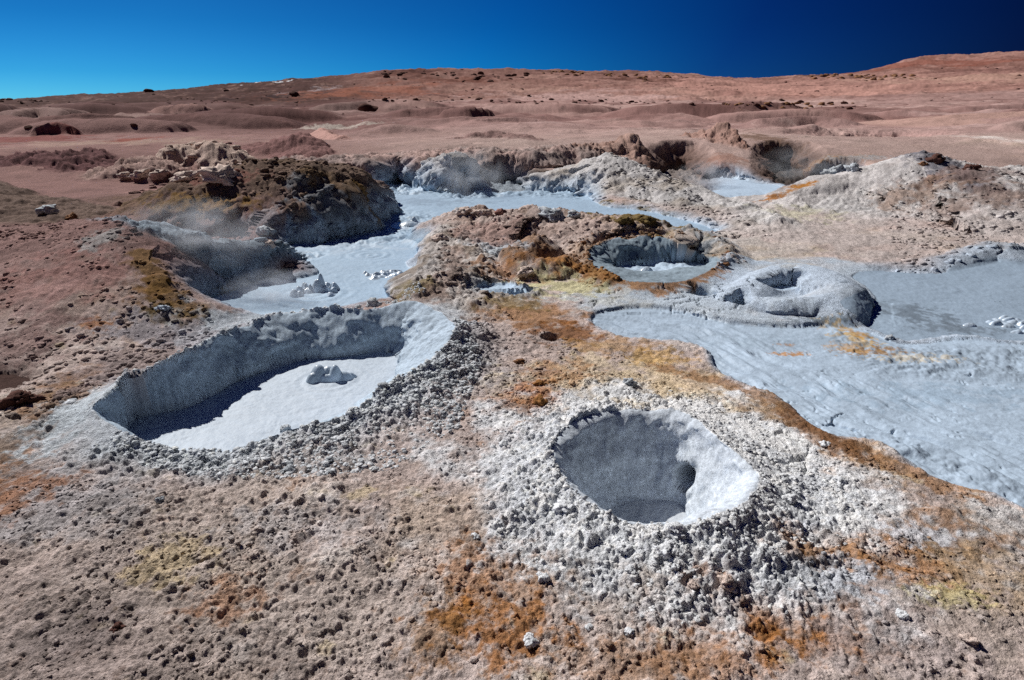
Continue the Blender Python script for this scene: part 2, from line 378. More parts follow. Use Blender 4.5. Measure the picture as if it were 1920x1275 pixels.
    return (h, tags) if want else h

# ray against the big terrain, to place colours and small things where they stand
_ha = np.linspace(math.radians(-58), math.radians(58), 520); _hr = np.geomspace(1.2, 1750, 900)
_HA, _HR = np.meshgrid(_ha, _hr)
_HG = big_height(_HR * np.sin(_HA), _HR * np.cos(_HA)).astype(float)
def coarse(x, y):
    a = np.clip((np.arctan2(x, y) - _ha[0]) / (_ha[1] - _ha[0]), 0, 518.99); r = np.clip(np.log(np.hypot(x, y) / _hr[0]) / math.log(_hr[1] / _hr[0]), 0, 898.99)
    i, j = r.astype(int), a.astype(int); fr, fa = r - i, a - j
    return _HG[i, j] * (1 - fr) * (1 - fa) + _HG[i + 1, j] * fr * (1 - fa) + _HG[i, j + 1] * (1 - fr) * fa + _HG[i + 1, j + 1] * fr * fa
def hit(u, v):
    d = np.array(ray(u, v)); t = np.geomspace(1.5, 1800, 2500)
    x, y, z = d[0] * t, d[1] * t, HC + d[2] * t
    b = np.nonzero(z < coarse(x, y))[0]
    if len(b) == 0: return None
    i = b[0]
    return (float(x[i]), float(y[i]), float(z[i]))

# ------------------------------------------------------------------ colours (albedo, written as sRGB 0-255)
def S(r, g, b):
    c = np.array([r, g, b]) / 255.0
    return np.where(c < .04045, c / 12.92, ((c + .055) / 1.055) ** 2.4).astype(f32)
MUD, WHITE, ORANGE, RUST = S(184, 204, 224), S(212, 218, 228), S(176, 112, 48), S(120, 66, 28)
BEIGE, PINK, MAUVE, OLIVE, YELLOW = S(200, 184, 178), S(190, 150, 140), S(128, 98, 96), S(112, 92, 52), S(204, 180, 112)
PALE, CREAM, GREY, BROWN = S(206, 196, 186), S(208, 192, 172), S(128, 136, 146), S(112, 84, 68)
PAINT = []
def paint(u, v, ru, rv, col, a=1.0, edge=.45, ns=.45, nz=1.0):
    c = hit(u, v)
    if c is None: return
    dep = c[1] * cp + (HC - c[2]) * sp
    rx = ru * dep / F
    k1, k2 = hit(u, v - rv), hit(u, v + rv)
    ry = rx
    if k1 and k2:
        ry = float(np.clip((k1[1] - k2[1]) / 2, rx * .25, rx * 5)); cy = (k1[1] + k2[1]) / 2
        if abs(cy - c[1]) < ry * 1.5: c = (c[0] * cy / c[1], cy, c[2])
    PAINT.append(('e', c[0], c[1], rx, ry, col, a, edge, ns * min(rx, ry), nz))
def stroke(pts, w, col, a=1.0, edge=.5, ns=.7, nz=1.1):
    P = [hit(u, v) for u, v in pts]
    P = np.array([p for p in P if p is not None])
    if len(P) < 2: return
    PAINT.append(('s', P, w, col, a, edge, ns * w, nz))

# what each feature is: object name, label, category, kind (and for craters filled with mud: the mud's name, label, category)
INFO = {
 'far_slope': ('mound', 'broad pale pink slope rising at the right edge below the red hill', 'mound', 'thing'),
 'purple_mound': ('mound', 'small purplish mound with a dark side on the plain, behind the cream lumpy rocks', 'mound', 'thing'),
 'pink_mound': ('mound', 'low smooth pink mound on the plain, above the grey cliff of the big pool', 'mound', 'thing'),
 'peak_right': ('mound', 'pointed brown and pink mound between two deep shaded hollows', 'mound', 'thing'),
 'ridge_far_right': ('ridge', 'brown ridge with grey lumpy foot beside the small dark pond', 'ridge', 'thing'),
 'hollow_right': ('hollow', 'deep shaded hollow right of the pointed brown mound', 'hollow', 'thing'),
 'hollow_mid': ('hollow', 'deep shaded hollow left of the pointed brown mound', 'hollow', 'thing'),
 'far_crater': ('crater', 'farthest shallow crater with fluted pink walls on the right', 'crater', 'thing'),
 'alcove': ('hollow', 'dark floor of the shaded alcove on the far shore', 'hollow', 'thing'),
 'white_mound': ('mound', 'low tan mound with a white patch on top at far right', 'mound', 'thing'),
 'pit_rim': ('ridge', 'low dark pit rim standing alone on the pink plain in mid distance', 'ridge', 'thing'),
 'ridge_back': ('ridge', 'pinkish peaked ridge right behind the pale cone of the big pool', 'ridge', 'thing'),
 'cliff_back': ('cliff', 'shaded grey cliff along the far shore of the big mud pool', 'cliff', 'thing'),
 'alcove_wall': ('cliff', 'short dark shaded cliff between the pale crumbly mound and the tan slope of the cone', 'cliff', 'thing'),
 'pale_block': ('mound', 'pale crumbly mound at the far shore beside the dark shaded alcove', 'mound', 'thing'),
 'cone_mound': ('mound', 'pale cone shaped mound of spattered grey mud on the far shore', 'mound', 'thing'),
 'cream_rocks': ('rock_outcrop', 'large rounded cream coloured rock mass behind the dark mound', 'rock outcrop', 'thing'),
 'cream_rocks_low': ('rock_outcrop', 'lower row of cream and brown lumpy rocks left of the big cream mass', 'rock outcrop', 'thing'),
 'dark_bank': ('bank', 'dark purple broken bank at the left edge below the plain', 'bank', 'thing'),
 'left_low': ('bank', 'low olive and grey bank at the left edge behind the pink mound', 'bank', 'thing'),
 'dark_mound': ('mound', 'large dark brown and olive mound shading its side of the big mud pool', 'mound', 'thing'),
 'right_mound': ('mound', 'wide pale mound topped by a dark lumpy cap at the right', 'mound', 'thing'),
 'basin_wall': ('crater_wall', 'steep shaded blue wall behind the splashing corner of the big mud pool', 'crater wall', 'thing'),
 'left_mound': ('mound', 'reddish pink crusted mound filling the left edge beside the shaded basin', 'mound', 'thing'),
 'mud_pool': ('mud_pool', 'long winding pool of smooth grey mud behind the long crater', 'mud pool', 'structure'),
 'mud_pool_back': ('mud_pool', 'far pale mud pool under the pointed brown mound', 'mud pool', 'structure'),
 'water_pond': ('water', 'small dark pond beside the far mud pool', 'water', 'structure'),
 'central_ridge': ('ridge', 'rough brown and olive ridge in the middle of the picture behind the round crater', 'ridge', 'thing'),
 'central_ridge_left': ('ridge', 'crumbly pale ridge forming the right bank of the winding mud pool', 'ridge', 'thing'),
 'stain_ridge': ('ridge', 'small rust stained broken ridge left of the round crater', 'ridge', 'thing'),
 'round_crater': ('mud_crater', 'round crater with an orange brown crumbly rim', 'mud crater', 'thing', 'mud_pool', 'round pool of pale mud inside the orange rimmed crater', 'mud pool'),
 'small_pit': ('mud_crater', 'small half shaded pit left of the cracked yellow flat', 'mud crater', 'thing', 'mud_puddle', 'little blue grey mud puddle at the bottom of the small pit', 'mud puddle'),
 'mud_flat': ('mud_flat', 'wide flow of light grey mud spreading to the right edge', 'mud flow', 'structure'),
 'mud_lake': ('mud_pool', 'flat grey mud lake with dark wet streaks at the right edge', 'mud pool', 'structure'),
 'lake_bank': ('bank', 'grey mud bank with shaded overhang along the far side of the right mud lake', 'bank', 'thing'),
 'shore_bank': ('bank', 'low crusty bank with a yellow and orange patch before the right mud lake', 'bank', 'thing'),
 'pit_mound': ('mound', 'smooth grey mud mound with two pits beside the right mud lake', 'mound', 'thing'),
 'twin_pit': ('pit', 'front wider pit in the smooth grey mud mound', 'pit', 'thing'),
 'twin_pit_back': ('pit', 'rear dark pit in the smooth grey mud mound', 'pit', 'thing'),
 'undercut_pit': ('pit', 'tiny dark hollow at the front left foot of the smooth grey mound', 'pit', 'thing'),
 'puddle_small': ('pit', 'small round pit holding a pale mud disc, below the round crater', 'pit', 'thing'),
 'long_crater': ('mud_crater', 'long grey mud crater with a shaded back wall and crumbly rim at left', 'mud crater', 'thing', 'mud_pool', 'pale mud pool with one big bubble inside the long crater', 'mud pool'),
 'front_crater': ('mud_crater', 'white crusted deep crater in the foreground', 'mud crater', 'thing'),
 'left_hollow': ('hollow', 'dark hollow in the brown slope at the left edge', 'hollow', 'thing'),
}
STYLE = {
 'peak_right': dict(col=S(168, 134, 122), a=.8, col2=S(130, 96, 84), a2=.6, s2=.8, crag=1.0),
 'ridge_far_right': dict(col=S(140, 116, 96), a=.8, col2=S(176, 170, 165), a2=.8, s2=.8, crag=1.2),
 'hollow_right': dict(col=S(80, 72, 68), halo=1.1, hcol=S(84, 66, 58), ha=.9, crag=1), 'hollow_mid': dict(col=S(140, 130, 126), halo=1.0, hcol=S(92, 70, 62), ha=.85, crag=1),  # dark brown hollow walls; colour also darkened to stand for ridge shade
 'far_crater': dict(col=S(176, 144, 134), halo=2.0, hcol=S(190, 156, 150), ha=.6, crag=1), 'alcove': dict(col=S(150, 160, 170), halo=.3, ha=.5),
 'white_mound': dict(col=S(190, 172, 154), a=.6),
 'pit_rim': dict(col=S(120, 90, 88), a=.7, crag=.6), 'purple_mound': dict(col=S(140, 104, 102), a=.8, crag=.6),
 'pink_mound': dict(col=S(196, 156, 146), a=.7, crag=.3),
 'far_slope': dict(col=S(192, 158, 146), a=.7),
 'ridge_back': dict(col=S(176, 146, 134), a=.8, col2=S(130, 96, 84), a2=.5, s2=1, crag=1.0),
 'cliff_back': dict(col=S(160, 146, 142), a=.7, col2=S(196, 166, 158), a2=.7, s2=1.6, crag=.9),
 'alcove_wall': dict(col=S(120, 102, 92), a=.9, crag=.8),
 'pale_block': dict(col=S(190, 190, 192), a=.9, col2=S(126, 112, 98), a2=.5, s2=.7, crag=1),
 'cone_mound': dict(col=S(202, 201, 201), a=.9, col2=S(170, 154, 134), a2=.5, s2=1.3, crumb=.9, crag=.6),
 'cream_rocks': dict(col=S(200, 178, 166), a=.95, crag=1.2), 'cream_rocks_low': dict(col=S(176, 150, 142), a=.9, col2=S(110, 78, 74), a2=.6, s2=.8, crag=1.2),
 'dark_bank': dict(col=S(104, 72, 74), a=.9, crag=1.2), 'left_low': dict(col=S(112, 98, 88), a=.8, crag=.9),
 'dark_mound': dict(col=S(112, 94, 82), a=.9, col2=S(130, 106, 72), a2=.5, s2=.9, crag=.7, crumb=.6),
 'right_mound': dict(col=S(206, 202, 201), a=.95, col2=S(150, 126, 116), a2=.5, s2=2.2, crag=.4, crumb=.6),
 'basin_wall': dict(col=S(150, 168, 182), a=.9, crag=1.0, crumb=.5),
 'left_mound': dict(col=S(146, 108, 102), a=.85, col2=S(172, 138, 130), a2=.6, s2=.8, crumb=.6),
 'mud_pool': dict(halo=.45, ha=.8, col=S(160, 184, 206)), 'mud_pool_back': dict(halo=.6, ha=.8), 'water_pond': dict(col=S(96, 116, 126), halo=.3),
 'central_ridge': dict(col=S(194, 176, 168), a=.85, col2=S(146, 120, 104), a2=.5, s2=.5, crag=.8, crumb=.5),
 'central_ridge_left': dict(col=S(192, 186, 182), a=.85, col2=S(120, 100, 78), a2=.6, s2=.4, crag=.4, crumb=1),
 'stain_ridge': dict(col=S(140, 108, 80), a=.8, col2=S(180, 176, 176), a2=.6, s2=.4, crag=.8, crumb=.6),
 'round_crater': dict(hcol=S(172, 148, 128), halo=.42, wall=S(140, 156, 168)), 'small_pit': dict(hcol=S(170, 178, 186), halo=.2, ha=.6),
 'mud_flat': dict(halo=.12, ha=.7, col=S(172, 190, 208)), 'mud_lake': dict(halo=.6, ha=.8, col=S(148, 166, 184)),
 'lake_bank': dict(col=S(176, 188, 202), a=.9, crag=.3), 'shore_bank': dict(col=S(184, 194, 204), a=1, crumb=.3),
 'pit_mound': dict(col=S(178, 192, 208), a=1.0, crag=.8), 'twin_pit': dict(halo=.12), 'twin_pit_back': dict(halo=.12), 'undercut_pit': dict(halo=.1), 'puddle_small': dict(halo=.15),
 'long_crater': dict(halo=.75, hcol=S(208, 217, 226), wall=S(176, 192, 207), col=S(188, 201, 215)),
 'front_crater': dict(halo=.75, hcol=S(232, 235, 240), wall=S(198, 207, 217), col=S(192, 198, 205), crumb=.75),
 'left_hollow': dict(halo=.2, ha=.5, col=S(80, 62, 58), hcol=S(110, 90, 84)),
}
OR, TAN, LGREY = S(168, 112, 56), S(172, 128, 88), S(170, 176, 184)
for a in [
 (90, 960, 140, 70, LGREY, .45), (35, 935, 60, 45, S(150, 96, 52), .7), (12, 880, 30, 30, OR, .5), (330, 1050, 70, 40, YELLOW, .35), (430, 1130, 60, 45, S(160, 108, 66), .55),
 (620, 1150, 140, 80, S(190, 178, 172), .4), (130, 1190, 90, 50, S(120, 112, 112), .45), (560, 980, 120, 40, S(190, 190, 194), .45), (230, 1000, 90, 60, S(160, 150, 146), .4),
 (885, 1075, 55, 60, OR, .6), (930, 1185, 110, 60, OR, .85), (820, 1200, 50, 60, S(150, 108, 60), .6), (1000, 1090, 60, 50, TAN, .5), (1180, 1090, 110, 45, PALE, .6), (1450, 1165, 150, 70, OR, .9), (1370, 1110, 40, 40, S(170, 112, 60), .4),
 (1580, 1030, 130, 40, S(172, 124, 76), .75), (1700, 1060, 130, 40, S(176, 126, 76), .7), (1790, 1000, 100, 45, S(160, 116, 72), .6), (1850, 1080, 80, 60, S(188, 164, 132), .6), (1540, 1085, 110, 34, WHITE, .9), (1470, 1100, 70, 25, WHITE, .7), (1240, 1110, 90, 40, S(206, 200, 198), .6),
 (1330, 1240, 110, 40, OR, .5), (1180, 1250, 120, 40, S(166, 122, 80), .5), (1700, 1220, 160, 60, S(180, 168, 166), .7), (1850, 1180, 100, 60, S(186, 172, 162), .6), (1780, 1120, 60, 20, S(206, 196, 130), .5), (1500, 1010, 90, 40, S(184, 142, 104), .6), (1720, 1000, 60, 20, WHITE, .7), (1880, 980, 60, 30, S(200, 204, 206), .6),
 (1120, 715, 140, 40, S(214, 196, 164), .6), (1300, 740, 120, 40, S(208, 186, 152), .6), (1450, 790, 70, 40, S(150, 120, 92), .6), (1560, 860, 90, 40, S(196, 160, 120), .7), (1150, 760, 170, 22, S(222, 208, 184), .7), (960, 790, 70, 40, S(196, 146, 104), .5), (1010, 745, 40, 25, S(190, 120, 62), .6), (1050, 700, 60, 18, S(180, 124, 66), .5),
 (870, 760, 90, 60, S(172, 158, 154), .5), (900, 660, 70, 50, S(160, 146, 142), .6),
 (1000, 592, 75, 22, S(160, 112, 62), .75), (1060, 622, 55, 18, S(138, 90, 48), .85), (1140, 650, 70, 16, S(176, 134, 78), .6), (1230, 672, 60, 12, S(190, 152, 88), .7), (960, 572, 50, 14, S(130, 110, 66), .7),
 (1190, 556, 130, 24, S(200, 204, 204), .95), (1060, 532, 70, 20, S(206, 200, 160), .9), (1340, 570, 90, 30, S(198, 208, 218), .95), (1350, 530, 60, 20, S(196, 204, 212), .9), (1400, 470, 120, 14, S(204, 190, 166), .5), (1440, 500, 60, 12, S(196, 204, 212), .6),
 (935, 514, 50, 12, S(150, 102, 56), .7), (1020, 500, 40, 10, S(150, 104, 62), .6), (1010, 470, 60, 10, S(112, 84, 64), .6), (930, 470, 40, 14, S(186, 192, 200), .8),
 (1460, 620, 110, 24, S(186, 198, 210), .95), (1640, 690, 150, 20, S(186, 194, 202), .8), (1330, 565, 130, 34, S(188, 200, 212), 1), (1440, 540, 170, 40, S(190, 204, 220), 1), (1850, 680, 160, 20, S(184, 194, 204), .9), (1600, 450, 330, 26, S(196, 186, 182), .7), (1350, 455, 90, 14, S(196, 190, 184), .6),
 (1480, 500, 20, 5, S(196, 190, 176), .4), (1850, 690, 90, 14, S(190, 194, 192), .8),
 (330, 590, 60, 24, OLIVE, .9), (290, 540, 40, 24, S(120, 88, 50), .85), (450, 600, 90, 18, S(190, 200, 210), .9), (330, 630, 120, 26, S(170, 166, 172), .8), (180, 608, 24, 12, S(170, 110, 50), .7), (110, 740, 60, 40, S(140, 98, 56), .7), (60, 830, 50, 60, S(120, 100, 84), .6), (135, 800, 50, 50, S(196, 206, 214), .85), (250, 680, 80, 30, S(150, 136, 136), .7),
 (120, 520, 120, 40, S(160, 118, 112), .6), (60, 640, 70, 40, S(120, 88, 86), .6), (190, 450, 30, 16, S(170, 172, 172), .7), (60, 560, 60, 30, S(178, 146, 142), .5),
 (620, 385, 60, 40, S(120, 130, 140), .7), (490, 410, 40, 14, S(150, 150, 156), .7), (370, 385, 90, 16, S(140, 108, 54), .8), (690, 385, 25, 14, S(110, 84, 40), .8), (420, 330, 60, 10, S(140, 96, 88), .7),
 (1160, 410, 60, 10, S(124, 104, 52), .9), (1225, 412, 40, 9, S(112, 94, 46), .9), (870, 402, 24, 16, S(190, 192, 196), .9), (1035, 393, 28, 10, S(190, 192, 198), .95), (930, 440, 70, 24, S(168, 138, 130), .7), (1100, 430, 90, 14, S(182, 162, 154), .7), (780, 540, 40, 14, S(120, 106, 66), .8), (1280, 425, 50, 10, S(170, 180, 190), .7),
 (1755, 297, 36, 12, S(124, 122, 130), .95), (1800, 330, 60, 20, S(132, 110, 104), .8), (1700, 365, 70, 20, S(150, 122, 104), .7), (1850, 370, 80, 25, S(136, 112, 100), .7), (1500, 400, 60, 12, S(206, 202, 176), .7), (1600, 380, 60, 20, S(202, 200, 200), .7),
 (1500, 352, 26, 4, S(190, 128, 50), .95), (1450, 371, 22, 4, S(176, 116, 50), .9), (1570, 300, 60, 8, S(170, 128, 84), .6), (1840, 262, 30, 8, S(220, 212, 206), .95), (1600, 300, 60, 8, S(176, 182, 188), .6),
 (1360, 300, 30, 12, S(150, 108, 92), .6), (700, 172, 120, 9, S(150, 92, 72), .6), (620, 180, 50, 7, S(150, 96, 76), .5), (1080, 182, 150, 9, S(190, 158, 152), .8), (1000, 195, 160, 4, S(188, 156, 148), .6), (780, 138, 60, 7, S(104, 68, 58), .85), (860, 150, 60, 5, S(120, 76, 62), .6), (1120, 136, 100, 5, S(112, 80, 72), .8), (1190, 150, 60, 5, S(110, 76, 66), .8), (1560, 146, 60, 4, S(96, 70, 62), .9),
 (1750, 118, 160, 10, S(138, 84, 70), .7), (1830, 150, 140, 10, S(196, 160, 144), .6), (1880, 132, 120, 4, S(118, 84, 78), .7), (1450, 170, 140, 12, S(190, 146, 134), .7),
 (480, 186, 60, 3, S(60, 40, 40), .9), (575, 172, 24, 3, S(180, 168, 172), .6), (620, 240, 70, 3, S(196, 186, 176), .8), (250, 268, 200, 4, S(176, 152, 138), .6), (60, 262, 90, 6, S(132, 76, 72), .8), (240, 263, 40, 3, S(140, 74, 62), .8), (1640, 250, 60, 12, S(206, 178, 170), .6), (1530, 255, 22, 8, S(110, 86, 84), .8), (1430, 265, 40, 12, S(120, 96, 82), .8),
(1235, 880, 300, 130, S(232, 236, 241), .85), (1120, 960, 160, 90, S(228, 232, 238), .8), (1480, 900, 110, 80, S(230, 234, 240), .8), (1040, 860, 90, 90, S(226, 230, 236), .7), (1500, 960, 60, 30, WHITE, .8), (1450, 900, 170, 110, S(236, 239, 243), .9), (1180, 1030, 170, 50, S(232, 236, 241), .85), (990, 900, 80, 90, S(228, 232, 238), .8), (1560, 930, 60, 30, S(230, 234, 240), .8),
]: paint(*a)
for a in [(1600, 636, 26, 18, S(196, 168, 116), -.85), (1612, 632, 14, 10, S(186, 140, 62), -.8), (1640, 664, 46, 6, S(158, 122, 80), -.85), (1590, 655, 26, 8, S(190, 150, 92), -.7), (1720, 678, 60, 5, S(204, 192, 168), -.7), (1485, 663, 26, 3, S(186, 134, 74), -.85), (1475, 646, 16, 2, S(186, 134, 74), -.8), (1720, 590, 40, 14, S(104, 116, 128), -.8), (1790, 618, 60, 8, S(110, 122, 134), -.7), (1660, 575, 60, 8, S(120, 134, 148), -.6), (1540, 603, 50, 6, S(96, 106, 112), -.7), (660, 460, 80, 10, S(178, 196, 214), -.7), (1300, 490, 30, 5, S(110, 118, 124), -.6), (820, 378, 80, 5, S(130, 150, 170), -.6), (1480, 640, 110, 8, S(150, 168, 184), -.5), (1750, 740, 160, 16, S(150, 172, 192), -.6)]: paint(*a, nz=1.6)
for q in ((462, 159), (472, 158), (484, 156), (512, 155), (524, 154), (545, 152)): paint(q[0], q[1], 5, .9, S(235, 238, 245), 1, .2, .8, .3)
for a in [
 ([(1240, 690), (1350, 716), (1440, 750), (1500, 795), (1560, 836), (1690, 880), (1800, 922)], .10, S(158, 118, 80), .75),
 ([(1480, 760), (1530, 810), (1600, 850)], .12, S(120, 84, 56), .8),
 ([(1040, 492), (1090, 508), (1150, 526), (1230, 535), (1300, 524), (1340, 505)], .17, S(164, 116, 66), .85),
 ([(265, 480), (300, 540), (350, 580)], .16, S(128, 98, 54), .8),
 ([(800, 560), (850, 520), (850, 470)], .18, S(150, 128, 118), .7),
 ([(712, 144), (735, 134), (770, 132), (800, 136)], 14, S(84, 52, 46), .9), ([(800, 146), (850, 152), (900, 150)], 9, S(100, 62, 52), .8), ([(1010, 134), (1060, 134), (1130, 140)], 9, S(96, 66, 60), .8), ([(1130, 150), (1190, 150), (1260, 156)], 8, S(96, 64, 56), .8), ([(1340, 197), (1450, 194), (1590, 200)], 6, S(110, 78, 74), .7), ([(660, 190), (900, 191), (1150, 195)], 5, S(110, 78, 74), .6),
]: stroke(*a)
#@@PAINTS

def base_colour(x, y, h, tags):
    n = x.shape
    n1 = fbm(x, y, 2.2, 5, 2, .6); n2 = fbm(x, y, .5, 4, 6, .6); n3 = fbm(x, y, 9.0, 4, 10, .55)
    lat = x / np.maximum(y, 2)                       # bearing of the place from the viewpoint rock
    col = np.empty(n + (3,), f32); col[:] = BEIGE
    def mix(m, c):
        m = np.clip(m, 0, 1)[..., None]
        col[:] = col * (1 - m) + np.asarray(c, f32) * m
    mix(.55 * sst(-.1, .5, n1), PALE); mix(.45 * sst(0, .5, -n1), S(164, 148, 140))
    mix(.4 * sst(.15, .55, fbm(x, y, 1.1, 4, 12, .6)), S(192, 172, 148))
    # middle distance turns pink, then red brown on the hills
    mix(sst(9, 20, y + n1 * 3) * .75, S(176, 150, 142))
    mix(sst(0.0, -.45, lat + n3 * .1) * sst(5, 9, y) * .85, S(138, 104, 100))
    mix(sst(24, 45, y + n3 * 8) * .8, S(172, 138, 133))
    mix(sst(40, 80, y + n3 * 20), S(154, 120, 115))
    mix(sst(26, 60, y) * sst(.05, -.35, lat + n3 * .08) * .9, S(96, 68, 66))
    mix(sst(60, 120, y) * sst(.15, .6, lat) * .8, S(174, 143, 137))
    f1 = fbm(x, y * .4, 30.0, 5, 3, .6)
    mix(sst(30, 60, y) * sst(.05, .5, f1) * .5, S(206, 178, 170)); mix(sst(30, 60, y) * sst(.05, .5, -f1) * .45, S(120, 84, 78))
    mix(sst(250, 350, y) * .8, S(138, 102, 92))
    mix(sst(250, 350, y) * sst(0, .25, lat) * .55, S(176, 134, 124))
    f2 = fbm(x, y * .5, 90.0, 5, 9, .6)
    mix(sst(250, 350, y) * sst(.1, .45, f2) * .45, S(196, 160, 146)); mix(sst(250, 350, y) * sst(.1, .45, -f2) * .5, S(96, 58, 48))
    mix(sst(200, 320, y) * sst(-.18, -.30, lat) * .92, S(66, 42, 38))
    f3 = fbm(x * .35, y * 1.5, 12.0, 5, 1, .6); cen = .25 + .75 * sst(-.35, 0, lat)
    mix(sst(24, 50, y) * sst(260, 160, y) * sst(.05, .4, f3) * .45 * cen, S(198, 172, 166)); mix(sst(24, 50, y) * sst(.05, .4, -f3) * .4, S(104, 72, 68))
    near_ = sst(9, 5, y)
    mix(.55 * near_ * sst(.30, .55, fbm(x, y, .16, 4, 5, .65)) * sst(-.05, .3, n1 + .4 * lat), S(166, 114, 62)); mix(.4 * near_ * sst(.35, .6, fbm(x, y, .22, 4, 13, .6)), S(206, 188, 132)); mix(.5 * near_ * sst(.3, .55, fbm(x, y, .10, 4, 3, .65)), S(128, 104, 92))
    mix(.45 * near_ * sst(.3, .5, fbm(x, y, .3, 4, 7, .6)), S(222, 216, 212))
    far_ = sst(90, 160, y); mix(.45 * far_ * sst(.1, .5, fbm(x, y * .7, 9.0, 6, 4, .7)), S(96, 62, 56)); mix(.35 * far_ * sst(.1, .5, fbm(x, y * .7, 14.0, 6, 7, .7)), S(196, 160, 148))
    mix(.32 * sst(0, -.7, lat) * sst(6, 3, y), S(140, 124, 118))  # ground darker at lower left: browner soil plus a painted-in lens vignette
    return col, mix, n1, n2, n3

CALM = [(catmull(np.array([Pz(u, v, 0) for u, v in pl]), 3, True), am, cr_, cc_) for pl, am, cr_, cc_ in (
    ([(1110, 556), (1180, 542), (1240, 546), (1320, 528), (1400, 500), (1480, 482), (1600, 490), (1630, 540), (1590, 590), (1500, 608), (1380, 605), (1300, 600), (1200, 578), (1110, 582)], .75, 1, S(190, 203, 216)),
    ([(1290, 775), (1400, 800), (1500, 850), (1540, 900), (1500, 960), (1400, 985), (1300, 990)], .35, .8, None),
    ([(760, 575), (850, 600), (800, 690), (740, 715), (700, 650)], .5, .8, None),
    ([(120, 780), (200, 730), (240, 700), (200, 760), (220, 820), (150, 830)], .4, .8, None))]
CRUST = [catmull(np.array([Pz(u, v, 0) for u, v in pl]), 3, True) for pl in (
    [(1500, 612), (1570, 604), (1640, 622), (1700, 642), (1820, 636), (2000, 644), (2100, 700), (1900, 716), (1700, 712), (1600, 690), (1540, 650)],
    [(1560, 840), (1640, 800), (1760, 830), (1900, 880), (1960, 940), (1900, 950), (1760, 900), (1680, 870)])]
CRACKS = [(catmull(np.array([Pz(u, v, 0) for u, v in pl]), 3, True), s0, dp, wd) for pl, s0, dp, wd in (
    ([(1060, 555), (1100, 545), (1250, 540), (1400, 535), (1420, 570), (1330, 600), (1200, 575), (1110, 580)], .42, .05, .09),
    ([(1400, 800), (1520, 830), (1560, 900), (1540, 960), (1420, 980), (1380, 900)], .22, .05, .11),
    ([(1250, 690), (1340, 700), (1500, 780), (1620, 826), (1700, 870), (1800, 860), (1700, 800), (1500, 740), (1340, 680)], .35, .04, .07),
    ([(1620, 650), (1900, 650), (1950, 700), (1640, 700)], .5, .05, .08))]
RIPPLES = [Pz(620, 712, -.26)[:2] + (.42, .004), Pz(592, 552, -.12)[:2] + (.65, .006), Pz(692, 478, -.12)[:2] + (.6, .006), Pz(772, 421, -.12)[:2] + (.5, .008), Pz(1640, 600, -.06)[:2] + (.35, .0025), Pz(1700, 606, -.06)[:2] + (.25, .002), Pz(1740, 535, -.06)[:2] + (.6, .002), Pz(390, 722, -.26)[:2] + (.12, .004), Pz(1215, 508, -.15)[:2] + (.4, .006)]
_fp = catmull(np.array([Pz(u, v, -.03) for u, v in ((1120, 605), (1250, 625), (1350, 670), (1450, 720), (1600, 790), (1800, 870), (2050, 970), (2700, 1230))]), 4, False)
_fp[:, 2] = np.concatenate([[0], np.cumsum(np.hypot(*np.diff(_fp[:, :2], axis=0).T))])
FLOW = (_fp, 1.4)
